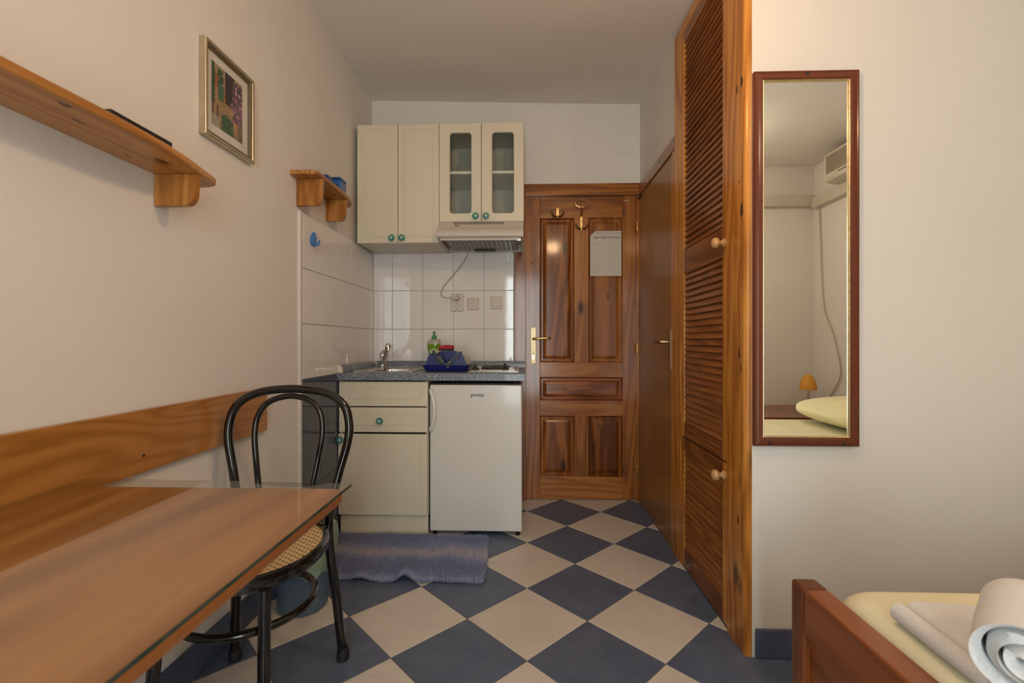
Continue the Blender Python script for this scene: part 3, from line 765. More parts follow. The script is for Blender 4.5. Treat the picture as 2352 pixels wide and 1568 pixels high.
for k in range(6):
    xx = -0.808 + (k % 3) * 0.009 + (k // 3) * 0.036
    obj('overflow_slot', box(xx + 0.028, xx + 0.033, 2.8305, 2.8345, WT - 0.030, WT - 0.014, 0.001, 1), 'hole_dark', sk)
# tap
tp_ = thing('tap', (-0.895, 2.875, WT), 'chrome single-lever mixer tap behind the sink bowl', 'tap')
obj('body', lathe([(0.026, 0.0), (0.026, 0.006), (0.021, 0.010), (0.020, 0.055), (0.022, 0.070), (0.0225, 0.080), (0.018, 0.092), (0.009, 0.099), (0, 0.100)], (-0.895, 2.875, WT + 0.003), 'Z', 24), 'chrome', tp_)
obj('spout', tube(spline([(-0.885, 2.862, 0.885), (-0.872, 2.838, 0.925), (-0.850, 2.805, 0.968), (-0.836, 2.785, 0.995), (-0.829, 2.772, 1.006)], 6), [0.014] * 8 + [0.0145] * 8 + [0.016, 0.017, 0.018, 0.018, 0.017, 0.015, 0.010, 0.006, 0.003], 14), 'chrome', tp_)
obj('aerator', lathe([(0.008, 0), (0.010, 0.002), (0.010, 0.022), (0.008, 0.024)], (-0.830, 2.775, 0.968), 'Z', 14), 'chrome', tp_)
obj('lever', tube([(-0.893, 2.87, 0.955), (-0.880, 2.855, 0.963), (-0.862, 2.83, 0.975)], [0.011, 0.010, 0.006], 10), 'chrome', tp_)
# hob
hb = thing('hob', (-0.175, 2.70, WT), 'small steel two-plate hob set in the worktop', 'hob')
obj('base_plate', box(-0.315, -0.045, 2.475, 2.905, WT + 0.0005, WT + 0.006, 0.002), 'steel', hb)
obj('top_tray', box(-0.302, -0.062, 2.500, 2.885, WT + 0.006, WT + 0.013, 0.003), 'steel', hb)
for y, r in ((2.605, 0.072), (2.785, 0.085)):
    h = obj('hotplate', lathe([(0, 0), (r, 0), (r, 0.004), (r - 0.008, 0.007), (0.025, 0.007), (0.022, 0.005), (0, 0.005)], (-0.185, y, WT + 0.013), 'Z', 32), 'black_matte', hb)
for x in (-0.278, -0.118):
    k = obj('knob', lathe([(0, 0), (0.022, 0), (0.021, 0.006), (0.010, 0.011), (0.006, 0.016), (0.0, 0.017)], (x, 2.515, WT + 0.013), 'Z', 18), 'black_plastic', hb, 'black knob with a loop grip')
    obj('grip', tube(spline([(x - 0.007, 2.515, WT + 0.022), (x - 0.006, 2.515, WT + 0.036), (x, 2.515, WT + 0.044), (x + 0.006, 2.515, WT + 0.036), (x + 0.007, 2.515, WT + 0.022)], 5), 0.0032, 8), 'black_plastic', k)

# ------------------------------------------------------------------ wall cabinets
def wall_unit(x0, x1, z0, z1, label, glazed):
    t = thing('wall_cabinet', ((x0 + x1) / 2, 2.86, z0), label, 'cabinet')
    yb, yf = 3.018, 2.702
    if z1 > 1.62 and z0 < 1.603: pass
    bm = box(x0, x0 + 0.016, yf, yb, z0, z1); box(x1 - 0.016, x1, yf, yb, z0, z1, bm=bm)
    box(x0 + 0.016, x1 - 0.016, yf, yb, z0, z0 + 0.016, bm=bm); box(x0 + 0.016, x1 - 0.016, yf, yb, z1 - 0.016, z1, bm=bm); box(x0 + 0.016, x1 - 0.016, yb - 0.006, yb, z0 + 0.016, z1 - 0.016, bm=bm)
    obj('carcass', bm, 'cabinet_inside' if glazed else 'cream_edge', t)
    xm = (x0 + x1) / 2
    for i, (a, b) in enumerate(((x0, xm - 0.0015), (xm + 0.0015, x1))):
        kx = b - 0.030 if i == 0 else a + 0.026
        if not glazed:
            d = front('cabinet_door', a, b, z0, z1, yf - 0.018, 0.017, t, m=0.030, r=0.018)
            knob(kx, yf - 0.018, z0 + 0.026, d)
        else:
            cxx, cz, w, h = (a + b) / 2, (z0 + z1) / 2, b - a, z1 - z0
            oz0, oz1 = 1.763, 2.228
            ow = 0.124; oc = (-0.384, -0.139)[i]
            L_ = []
            for (ww, hh, r, y, c0, c1) in ((w, h, 0.001, yf - 0.001, cxx, cz), (w, h, 0.001, yf - 0.015, cxx, cz), (w - 0.006, h - 0.006, 0.002, yf - 0.018, cxx, cz),
                                           (ow + 0.008, oz1 - oz0 + 0.008, 0.020, yf - 0.018, oc, (oz0 + oz1) / 2), (ow, oz1 - oz0, 0.018, yf - 0.014, oc, (oz0 + oz1) / 2), (ow, oz1 - oz0, 0.018, yf - 0.001, oc, (oz0 + oz1) / 2)):
                L_.append([(p, y, q) for p, q in rrect(c0, c1, ww, hh, r, 6)])
            d = obj('cabinet_door', loft(L_, closed=True), 'cream', t, angle=25)
            obj('pane', loft([[(p, y, q) for p, q in rrect(oc, (oz0 + oz1) / 2, ow - 0.001, oz1 - oz0 - 0.001, 0.0175, 6)] for y in (yf - 0.006, yf - 0.003)]), 'clear_glass', d, 'clear glass pane')
            knob(kx, yf - 0.018, 1.742, d)
    if glazed: obj('shelf_board', box(x0 + 0.0165, x1 - 0.0165, yf + 0.012, yb - 0.007, 2.000, 2.016), 'white_enamel', t)
    return t
wall_unit(-0.988, -0.5095, 1.594, 2.282, 'cream two-door wall cabinet with routed solid doors', False)
wall_unit(-0.5075, -0.019, 1.714, 2.285, 'cream wall cabinet with two glazed doors above the cooker hood', True)
# glasses in the cabinet
def glass(name, x, y, z, prof, label, grp=None):
    n = len(prof); inner = [(max(r - 0.0022, 0.001), h + (0.004 if i == 0 else 0)) for i, (r, h) in enumerate(prof)]
    return obj(name, lathe(prof, (x, y, z), 'Z', 24, caps=False), 'clear_glass', None, label, 'glass' if 'jug' not in name else 'jug', grp)
SZ = 2.0165
glass('glass_jug', -0.380, 2.81, SZ, [(0.050, 0), (0.051, 0.004), (0.046, 0.05), (0.038, 0.10), (0.031, 0.135), (0.036, 0.165)], 'clear glass carafe behind the glazed cabinet door over the hood')
glass('drinking_glass', -0.165, 2.79, SZ, [(0.027, 0), (0.0275, 0.003), (0.028, 0.06), (0.029, 0.118)], 'short straight drinking glass on the shelf inside the wall cabinet', 'glasses in the cabinet')
glass('drinking_glass', -0.105, 2.775, SZ, [(0.030, 0), (0.0305, 0.003), (0.031, 0.07), (0.032, 0.135)], 'taller drinking glass beside the short glass in the wall cabinet', 'glasses in the cabinet')
glass('drinking_glass', -0.457, 2.93, SZ, [(0.030, 0), (0.0305, 0.003), (0.031, 0.06), (0.032, 0.12)], 'drinking glass half hidden beside the carafe in the wall cabinet', 'glasses in the cabinet')
# cooker hood
hd = thing('cooker_hood', (-0.265, 2.80, 1.6), 'slim off-white cooker hood under the glazed cabinet', 'cooker hood')
hx0_, hx1_ = -0.5065, -0.021
prof = [(3.016, 1.7125), (2.684, 1.7125), (2.640, 1.6705), (2.612, 1.655), (2.597, 1.640), (2.592, 1.625), (2.594, 1.613), (2.602, 1.605), (2.614, 1.604), (2.614, 1.612), (2.640, 1.612), (2.64, 1.64), (2.99, 1.64), (2.99, 1.598), (3.016, 1.598)]
obj('shell', prism(prof, 'X', hx0_, hx1_), 'hood_white', hd)
for a, b in ((hx0_, hx0_ + 0.012), (hx1_ - 0.012, hx1_)):
    obj('side_cheek', prism([(3.016, 1.700), (2.690, 1.700), (2.648, 1.668), (2.602, 1.638), (2.598, 1.610), (2.66, 1.596), (3.016, 1.594)], 'X', a + 0.0005, b - 0.0005, 0.0), 'hood_white', hd)
obj('front_bar', box(hx0_ + 0.016, hx1_ - 0.016, 2.612, 2.626, 1.590, 1.606, 0.005, 3), 'hood_white', hd)
obj('filter', box(hx0_ + 0.035, hx1_ - 0.04, 2.63, 2.97, 1.603, 1.609), 'hood_filter', hd)
for k in range(15): obj('filter_rib', box(hx0_ + 0.055 + k * 0.027, hx0_ + 0.0575 + k * 0.027, 2.70, 2.955, 1.601, 1.603), 'steel', hd)
obj('lamp_cover', box(-0.33, -0.20, 2.93, 2.965, 1.592, 1.602, 0.002), 'black_plastic', hd)
def on_hood(x, t, h=0.0006): # point on the sloping front of the hood
    y = 2.684 + (2.640 - 2.684) * t; z = 1.7125 + (1.6705 - 1.7125) * t
    return Vector((x, y - h * 0.69, z + h * 0.72))
vent = new()
for k in range(30):
    for r_ in range(2):
        xa = -0.425 + k * 0.0097; ta = 0.04 + r_ * 0.24; tb = ta + 0.20; dd = 0.004 if r_ == 0 else 0.0045
        x_ = xa + r_ * 0.0045
        loft([[on_hood(x_, ta, h), on_hood(x_ + 0.0042, ta, h), on_hood(x_ + 0.0042 + dd, tb, h), on_hood(x_ + dd, tb, h)] for h in (0.0002, 0.0009)], bm=vent)
obj('vent_slots', vent, 'black_matte', hd, kind='stuff')
bm = new()
loft([[on_hood(-0.43, 0.54, h), on_hood(-0.09, 0.54, h), on_hood(-0.09, 0.97, h), on_hood(-0.43, 0.97, h)] for h in (0.0001, 0.0008)], bm=bm)
obj('label_strip', bm, 'ivory_plastic', hd)
bm = new()
for k in range(7):
    xa = -0.412 + k * 0.0039
    loft([[on_hood(xa, 0.66, h), on_hood(xa + 0.0029, 0.66, h), on_hood(xa + 0.0029, 0.84, h), on_hood(xa, 0.84, h)] for h in (0.0013, 0.0018)], bm=bm)
obj('logo', bm, 'ink', hd, kind='stuff')
bm = new()
for xa in (-0.302, -0.292, -0.281, -0.207, -0.192, -0.182, -0.172):
    loft([[on_hood(xa, 0.72, h), on_hood(xa + 0.002, 0.72, h), on_hood(xa + 0.002, 0.82, h), on_hood(xa, 0.82, h)] for h in (0.0013, 0.0018)], bm=bm)
obj('switch_marks', bm, 'ink_pale', hd, kind='stuff')
obj('switch_bracket', box(-0.058, -0.034, 2.60, 2.625, 1.586, 1.597, 0.002), 'chrome', hd)

# ------------------------------------------------------------------ sockets and cord
TY = B - 0.0112
def plate(parent, x0, x1, z0, z1, mat, d=0.010):
    cx, cz, w, h = (x0 + x1) / 2, (z0 + z1) / 2, x1 - x0, z1 - z0
    return obj('plate', loft([[(a, TY - y, b) for a, b in rrect(cx, cz, w - 2 * i, h - 2 * i, 0.006, 4)] for i, y in ((0, 0), (0, d - 0.003), (0.003, d))]), mat, parent)
def outlet(parent, x, z, r=0.0205):
    o = obj('outlet', lathe([(0, 0.0105), (r, 0.0105), (r, 0.0115), (r - 0.0015, 0.0115), (r - 0.002, 0.0108), (0, 0.0108)], (x, TY, z), '-Y', 24), 'white_plastic', parent)
    for dx in (-0.0085, 0.0085): obj('pin_hole', lathe([(0, 0), (0.0024, 0), (0.0024, 0.0005), (0, 0.0005)], (x + dx, TY - 0.0108, z), '-Y', 8), 'hole_dark', o)
    for dz in (-0.0165, 0.0165): obj('earth_clip', box(x - 0.0028, x + 0.0028, TY - 0.0122, TY - 0.0110, z + dz - 0.0022, z + dz + 0.0022), 'hole_dark', o)
t = thing('double_socket', (-0.454, TY, 1.275), 'white double power socket with the hood plug in it', 'socket')
plate(t, -0.495, -0.413, 1.217, 1.333, 'white_plastic'); outlet(t, -0.454, 1.302); outlet(t, -0.454, 1.250)
t = thing('power_socket', (-0.349, TY, 1.267), 'single ivory power socket between the double socket and the switch', 'socket')
plate(t, -0.387, -0.311, 1.228, 1.305, 'ivory_plastic'); outlet(t, -0.349, 1.267)
t = thing('light_switch', (-0.198, TY, 1.273), 'square ivory light switch beside the door post', 'switch')
plate(t, -0.236, -0.161, 1.234, 1.313, 'ivory_plastic')
obj('rocker', loft([[(a, TY - y, b) for a, b in rrect(-0.198, 1.276, 0.050 - 2 * i, 0.056 - 2 * i, 0.003, 3)] for i, y in ((0, 0.010), (0, 0.012), (0.002, 0.0135))]), 'ivory_plastic', t)
t = thing('hood_cable', (-0.45, TY - 0.02, 1.3), 'thin beige cord hanging from the hood to the double socket', 'cord')
obj('wire', tube(spline([(-0.378, 2.985, 1.597), (-0.392, 2.992, 1.560), (-0.435, 2.996, 1.500), (-0.485, 2.992, 1.440), (-0.530, 2.990, 1.385), (-0.552, 2.990, 1.345), (-0.550, 2.990, 1.318), (-0.525, 2.985, 1.305), (-0.490, 2.978, 1.303), (-0.468, 2.976, 1.302)], 6), 0.0028, 8), 'cord_beige', t)
obj('plug', tube([(-0.474, 2.976, 1.302), (-0.464, 2.979, 1.302), (-0.452, 2.985, 1.302), (-0.447, 2.996, 1.302), (-0.447, TY - 0.0118, 1.302)], [0.005, 0.009, 0.013, 0.0155, 0.016], 16), 'ivory_plastic', t)

# ------------------------------------------------------------------ things on the worktop
t = thing('soap_bottle', (-0.575, 2.87, WT), 'green washing-up liquid bottle against the tiles', 'bottle')
def oval(prof, c, f=0.55, mi=0, bm=None):
    return loft([[(c[0] + r * math.cos(a), c[1] + r * f * math.sin(a), c[2] + h) for a in [2 * PI * i / 28 for i in range(28)]] for r, h in prof], bm=bm, mi=mi)
BC = (-0.575, 2.87, WT + 0.0005)
obj('liquid_body', oval([(0.036, 0), (0.040, 0.006), (0.038, 0.03), (0.033, 0.075), (0.034, 0.095), (0.041, 0.125), (0.0425, 0.148)], BC), 'soap_green', t)
obj('shoulder', oval([(0.0425, 0.1483), (0.0415, 0.160), (0.034, 0.172), (0.020, 0.178), (0.0135, 0.180)], BC), 'bottle_clear', t)
obj('label', oval([(0.0345, 0.028), (0.0322, 0.060), (0.0305, 0.085), (0.0325, 0.105), (0.034, 0.122)], (BC[0] + 0.003, BC[1] - 0.006, BC[2]), 0.52), 'soap_label', t, 'printed bottle label')
cp = obj('cap', lathe([(0.0135, 0.180), (0.0150, 0.181), (0.0145, 0.198), (0.008, 0.201), (0.0065, 0.203), (0.0065, 0.218), (0.008, 0.221), (0.006, 0.227), (0, 0.228)], BC, 'Z', 20), 'cap_green', t)
# dish drainer
t = thing('dish_rack', (-0.448, 2.64, WT), 'blue plastic dish drainer with tray and clear dome', 'dish rack')
def tray_loop(w, d, z, r): return [(a, b, z) for a, b in rrect(-0.448, 2.64, w, d, r, 5)]
obj('tray', loft([tray_loop(0.225, 0.16, WT + 0.001, 0.02), tray_loop(0.246, 0.18, WT + 0.014, 0.024), tray_loop(0.258, 0.19, WT + 0.030, 0.027), tray_loop(0.284, 0.212, WT + 0.034, 0.034), tray_loop(0.284, 0.212, WT + 0.037, 0.034), tray_loop(0.254, 0.186, WT + 0.033, 0.025), tray_loop(0.236, 0.17, WT + 0.012, 0.02)], caps=(True, True)), 'blue_plastic', t)
def arch(y0, y1, notch, w=0.112, h=0.088, base=0.030, sc=1.0):
    P = [(-w, base)]
    P += [(-w + 0.006, base + h * 0.35), (-w + 0.014, base + h * 0.58), (-w + 0.026, base + h * 0.76), (-w + 0.036, base + h * 0.80)]
    if notch: P += [(-0.058, base + h * 0.84), (-0.012, base + h * 0.22), (0.0, base + h * 0.17), (0.012, base + h * 0.22), (0.058, base + h * 0.86)]
    else: P += [(-0.05, base + h * 0.98), (0, base + h), (0.05, base + h * 0.98)]
    P += [(w - 0.034, base + h * 0.84), (w - 0.022, base + h * 0.76), (w - 0.011, base + h * 0.55), (w - 0.005, base + h * 0.3), (w, base)]
    return prism([(-0.448 + a * sc, WT + b) for a, b in P], 'Y', y0, y1)
obj('front_panel', arch(2.562, 2.570, True), 'blue_plastic_body', t)
obj('back_panel', arch(2.700, 2.708, False, h=0.082), 'blue_plastic_body', t)
bm = new(); lp = []
for k in range(13):
    a = PI * k / 12 * 0.5
    lp.append([(-0.448 + 0.045 + 0.067 * math.sin(a) + 0.012 * i, yy, WT + 0.030 + 0.080 * math.cos(a)) for i, yy in ((0, 2.572), (0.5, 2.64), (1, 2.698))])
loft(lp, bm=bm, ring=False, caps=(False, False))
obj('dome', bm, 'grey_clear_plastic', t, 'cloudy clear plastic dome')
for k in range(6): obj('rack_wire', tube([(-0.53 + k * 0.03, 2.572, WT + 0.05), (-0.53 + k * 0.03, 2.60, WT + 0.062), (-0.53 + k * 0.03, 2.67, WT + 0.062), (-0.53 + k * 0.03, 2.699, WT + 0.05)], 0.0025, 6), 'blue_plastic_body', t)
# dish cloth hanging in the notch
bm = new(); NXc, NYc = 26, 8; gr = []
for j in range(NYc + 1):
    row = []
    for i in range(NXc + 1):
        u = i / NXc * 2 - 1; v_ = j / NYc
        zt = WT + 0.113 - 0.070 * max(0, 1 - abs(u) * 1.15) ** 0.85 + 0.006 * math.sin(u * 11 + v_ * 3)
        row.append(bm.verts.new((-0.442 + u * 0.082, 2.556 - 0.004 * math.sin(u * 7) - 0.012 * v_ + 0.03 * abs(u) * (1 - v_), zt - v_ * (0.020 + 0.006 * math.sin(u * 9)))))
    gr.append(row)
for j in range(NYc):
    for i in range(NXc): bm.faces.new((gr[j][i], gr[j][i + 1], gr[j + 1][i + 1], gr[j + 1][i]))
bmesh.ops.solidify(bm, geom=bm.faces[:], thickness=0.005)
obj('dish_cloth', bm, 'dish_cloth', None, 'crumpled green and grey dish cloth in the notch of the blue drainer', 'cloth')
t = thing('sponge', (-0.468, 2.704, WT + 0.115), 'red scouring sponge lying on top of the blue drainer', 'sponge')
sz = WT + 0.113
obj('foam', prism([(-0.510, sz + 0.008), (-0.428, sz + 0.009), (-0.427, sz + 0.020), (-0.432, sz + 0.030), (-0.47, sz + 0.032), (-0.505, sz + 0.026), (-0.512, sz + 0.020)], 'Y', 2.672, 2.735, 0.003), 'sponge_red', t)
obj('scourer', box(-0.508, -0.430, 2.674, 2.733, sz, sz + 0.0085, 0.002), 'sponge_dark', t)

# ------------------------------------------------------------------ left wall: long shelf, picture, small shelf
t = thing('wall_shelf', (L, 0.7, 1.48), 'long pine wall shelf with rounded front edge and brackets', 'shelf')
P = [(L + 0.001, -0.10), (-0.905, -0.10), (-0.893, 0.3), (-0.882, 0.6), (-0.872, 0.80), (-0.864, 0.93), (-0.864, 1.03), (-0.866, 1.10), (-0.876, 1.18), (-0.886, 1.23), (-0.898, 1.29), (-0.908, 1.335), (-0.920, 1.352), (-0.940, 1.360), (L + 0.001, 1.362)]
bm = new()
def inset(P, d): 
    c = Vector((-0.97, 0.63)); out = []
    for a, b in P:
        out.append((a - d if a > L + 0.01 else a, b - d if b > 1.3 else (b + d if b < 0 else b)))
    return out
loft([[(a, b, 1.4785) for a, b in inset(P, 0.007)], [(a, b, 1.481) for a, b in inset(P, 0.002)], [(a, b, 1.485) for a, b in P], [(a, b, 1.494) for a, b in P], [(a, b, 1.499) for a, b in inset(P, 0.002)], [(a, b, 1.5015) for a, b in inset(P, 0.007)]], bm=bm)
obj('shelf_board', bm, 'pine_shelf_y', t, angle=50)
def bracket(y, z, w, h, parent, th=0.022):
    P = [(L + 0.001, z), (L + 0.001, z - h), (L + w - 0.035, z - h)] + [(L + w - 0.035 + 0.03 * math.sin(a), z - h + 0.03 - 0.03 * math.cos(a)) for a in [PI / 2 * k / 5 for k in range(1, 6)]] + [(L + w, z)]
    obj('bracket', prism(P, 'Y', y, y + th, 0.002), 'pine_shelf_z', parent)
bracket(1.237, 1.478, 0.118, 0.086, t); bracket(0.10, 1.478, 0.118, 0.086, t)
bm = box(-0.985, -0.893, 0.975, 1.150, 1.502, 1.524, 0.003)
obj('black_folder', bm, 'black_plastic', None, 'flat black case lying on the long pine shelf', 'case')
t = thing('small_shelf', (L, 2.2, 1.74), 'small pine corner shelf above the white kitchen tiles', 'shelf')
P = [(L + 0.001, 1.965), (-0.925, 1.965), (-0.905, 1.972), (-0.897, 1.99), (-0.895, 2.10), (-0.893, 2.20), (-0.896, 2.29), (-0.906, 2.38), (-0.924, 2.44), (-0.950, 2.476), (-0.980, 2.492), (L + 0.001, 2.495)]
bm = new()
def inset2(P, d): return [(a - d if a > L + 0.01 else a, b + d if b < 1.98 else (b - d if b > 2.44 else b)) for a, b in P]
loft([[(a, b, 1.7385) for a, b in inset2(P, 0.006)], [(a, b, 1.7405) for a, b in inset2(P, 0.002)], [(a, b, 1.744) for a, b in P], [(a, b, 1.753) for a, b in P], [(a, b, 1.7575) for a, b in inset2(P, 0.003)], [(a, b, 1.759) for a, b in inset2(P, 0.007)]], bm=bm)
obj('shelf_board', bm, 'pine_shelf_y', t, angle=50)
bracket(2.022, 1.738, 0.118, 0.118, t, 0.02); bracket(2.324, 1.738, 0.104, 0.108, t, 0.02)
for (x0, x1, y0, y1, h, lab) in ((-0.980, -0.934, 2.160, 2.215, 0.046, 'small blue tea tin with pale print on the little corner shelf'), (-0.992, -0.919, 2.272, 2.348, 0.074, 'larger blue tea tin beside the small tin on the corner shelf')):
    t = thing('tin', ((x0 + x1) / 2, (y0 + y1) / 2, 1.759), lab, 'tin')
    bd = obj('body', box(x0, x1, y0, y1, 1.7595, 1.7595 + h - 0.012, 0.004), 'tin_blue', t)
    obj('lid', box(x0 - 0.002, x1 + 0.002, y0 - 0.002, y1 + 0.002, 1.7595 + h - 0.0125, 1.7595 + h, 0.0035), 'tin_blue_dark', t)
    obj('print', box(x0 + 0.010, x1 - 0.012, y0 - 0.0008, y0 + 0.001, 1.772, 1.772 + h * 0.35), 'tin_print' if h < 0.06 else 'tin_blue_dark', bd)
# blue towel hook on the tiles
t = thing('wall_hook', (L + 0.011, 2.155, 1.50), 'blue plastic drop-shaped hook stuck on the white tiles', 'hook')
hx = L + 0.0115
obj('back', loft([[(hx + d, 2.152 + w * a, 1.500 + b) for a, b in [(0, 0.032), (0.35, 0.020), (0.75, 0.004), (0.9, -0.012), (0.55, -0.026), (0, -0.031), (-0.55, -0.026), (-0.9, -0.012), (-0.75, 0.004), (-0.35, 0.020)]] for d, w in ((0, 0.028), (0.009, 0.026), (0.015, 0.016))]), 'blue_hook', t)
obj('prong', tube(spline([(hx + 0.006, 2.152, 1.478), (hx + 0.016, 2.156, 1.474), (hx + 0.026, 2.160, 1.480), (hx + 0.029, 2.163, 1.497)], 5), [0.006] * 10 + [0.0055, 0.005, 0.005, 0.0045, 0.004, 0.003], 8), 'blue_hook', t)
# framed picture
t = thing('picture', (L + 0.01, 1.545, 1.67), 'framed print of a flowered courtyard with green shutters', 'picture')
def frame_x(y0, y1, z0, z1, prof):
    """mitred frame on the left wall; prof: list of (inset, height)"""
    return loft([[(L + 0.001 + h, a, b) for a, b in ((y1 - i, z1 - i), (y0 + i, z1 - i), (y0 + i, z0 + i), (y1 - i, z0 + i))] for i, h in prof], closed=True)
py0, py1, pz0, pz1 = 1.412, 1.672, 1.668, 1.970
obj('outer_frame', frame_x(py0, py1, pz0, pz1, [(0, 0), (0, 0.020), (0.002, 0.022), (0.010, 0.0215), (0.012, 0.019), (0.012, 0)]), 'champagne', t)
obj('inner_frame', frame_x(py0 + 0.0122, py1 - 0.0122, pz0 + 0.0122, pz1 - 0.0122, [(0, 0), (0, 0.0175), (0.006, 0.0165), (0.008, 0.012), (0.008, 0)]), 'champagne_dark', t)
obj('mat_board', box(L + 0.001, L + 0.008, py0 + 0.0205, py1 - 0.0205, pz0 + 0.0205, pz1 - 0.0205), 'mat_board', t)
iy0, iy1, iz0, iz1 = py0 + 0.047, py1 - 0.052, pz0 + 0.052, pz1 - 0.047
bm = new(); cl = bm.loops.layers.float_color.new('ink'); NU, NV = 60, 80
def pic(u, v):
    n = mnoise.noise(Vector((u * 9, v * 9, 1))); n2 = mnoise.noise(Vector((u * 28, v * 28, 5))); n3 = mnoise.noise(Vector((u * 16, v * 16, 9)))
    c = Vector((0.42, 0.24, 0.12)) * (1.0 + 0.35 * n + 0.25 * n2)                      # ochre wall
    if v > 0.86 + 0.06 * n: c = Vector((0.45, 0.30, 0.19)) * (1 + 0.3 * n2)
    if u < 0.10 + 0.05 * n and v > 0.35: c = Vector((0.05, 0.10, 0.035)) * (1 + n2)
    if 0.10 < u < 0.2 and 0.62 < v < 0.86: c = Vector((0.40, 0.13, 0.06)) * (1 + 0.3 * n2)
    if 0.18 < u < 0.36 and 0.66 < v < 0.95 and n3 > -0.25: c = Vector((0.03, 0.085, 0.035)) * (1 + 0.8 * n2)
    if 0.20 < u < 0.36 and 0.46 < v < 0.72: c = Vector((0.075, 0.21, 0.125)) * (0.45 if int(v * 40) % 2 else 1.3)
    if 0.42 < u < 0.72 and v > 0.48 + 0.05 * n: c = Vector((0.045, 0.020, 0.022)) * (1 + 0.8 * n2)
    if 0.36 < u < 0.44 and 0.45 < v < 0.56: c = Vector((0.42, 0.15, 0.05))
    if 0.66 + 0.1 * n < u < 0.98 and 0.28 < v < 0.95:
        c = Vector((0.06, 0.085, 0.035)) * (1 + n2)
        if n3 > -0.05: c = Vector((0.36, 0.075, 0.24)) * (1.1 + 0.8 * n2)
        if n3 > 0.38: c = Vector((0.62, 0.45, 0.42))
    if 0.30 < u < 0.70 and v < 0.30 + 0.05 * n - 0.25 * abs(u - 0.48): c = Vector((0.035, 0.085, 0.030)) * (1.2 + 1.3 * n2)
    if 0.68 < u < 0.82 and 0.10 < v < 0.28: c = Vector((0.50, 0.26, 0.12))
    if u > 0.84 and v < 0.26: c = Vector((0.20, 0.14, 0.10)) * (1 + 0.5 * n2)
    if u < 0.24 and v < 0.17: c = Vector((0.42, 0.36, 0.29)) * (1 + 0.5 * n2)
    if 0.02 < u < 0.24 and 0.17 < v < 0.36: c = Vector((0.44, 0.24, 0.11)) if int(u * 14) % 2 else Vector((0.16, 0.07, 0.03))
    return (max(0, c.x), max(0, c.y), max(0, c.z), 1)
gr = [[bm.verts.new((L + 0.0088, iy0 + (iy1 - iy0) * i / NU, iz0 + (iz1 - iz0) * j / NV)) for i in range(NU + 1)] for j in range(NV + 1)]
for j in range(NV):
    for i in range(NU):
        f = bm.faces.new((gr[j][i], gr[j][i + 1], gr[j + 1][i + 1], gr[j + 1][i]))
        for lp_ in f.loops: lp_[cl] = pic((i + 0.5) / NU, (j + 0.5) / NV)
obj('print', bm, 'print', t, recalc=False)
obj('pane', box(L + 0.0105, L + 0.0118, py0 + 0.0206, py1 - 0.0206, pz0 + 0.0206, pz1 - 0.0206), 'clear_glass', t)

# ------------------------------------------------------------------ wall board, table, glass top
t = thing('wall_board', (L, 0.75, 0.76), 'wide pine board screwed along the wall above the table', 'board')
obj('plank', box(L + 0.001, L + 0.021, -0.35, 1.759, 0.684, 0.845, 0.003), 'pine_board_y', t)
for y in (1.70, 1.18, 0.62, 0.05): obj('screw', lathe([(0, 0), (0.004, 0), (0.003, 0.0022), (0, 0.0025)], (L + 0.0208, y, 0.728), 'X', 10), 'black_matte', t)
t = thing('table', (-0.68, 0.3, 0), 'narrow wall-mounted pine table under a loose glass sheet', 'table')
TX0, TX1, TY0, TY1, TZ = L + 0.0225, -0.390, -0.32, 0.989, 0.7085
tt = obj('tabletop', loft([[(a, b, z) for a, b in rrect((TX0 + TX1) / 2, (TY0 + TY1) / 2, TX1 - TX0 - 2 * i, TY1 - TY0 - 2 * i, 0.018, 6)] for i, z in ((0.008, TZ - 0.0285), (0.002, TZ - 0.025), (0.0, TZ - 0.018), (0, TZ - 0.008), (0.002, TZ - 0.002), (0.005, TZ))]), ['table_y', 'table_edge_y'], t)
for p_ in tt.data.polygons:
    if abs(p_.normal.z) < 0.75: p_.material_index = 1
obj('apron', box(TX0 + 0.04, TX1 - 0.09, TY1 - 0.135, TY1 - 0.115, TZ - 0.09, TZ - 0.0285), 'table_edge_y', t)
obj('wall_cleat', box(TX0, TX0 + 0.03, TY0 + 0.05, TY1 - 0.14, TZ - 0.08, TZ - 0.0285), 'table_edge_y', t)
for y in (TY0 + 0.08,): obj('leg', box(TX1 - 0.10, TX1 - 0.055, y, y + 0.045, 0.0, TZ - 0.0285, 0.004), 'table_edge_y', t)
bm = loft([[(a, b, z) for a, b in ((-0.380, 0.999), (L + 0.0225, 1.020), (L + 0.0225, -0.325), (-0.380, -0.325))] for z in (TZ + 0.0012, TZ + 0.0072)])
for f in bm.faces:
    f.normal_update()
    if abs(f.normal.x) > 0.5 and f.calc_center_median().x > -0.5: f.material_index = 1
obj('glass_sheet', bm, ['clear_glass', 'green_edge'], None, 'loose clear glass sheet with green edge lying on the table', 'glass sheet')
for o_ in (0,):
    pass

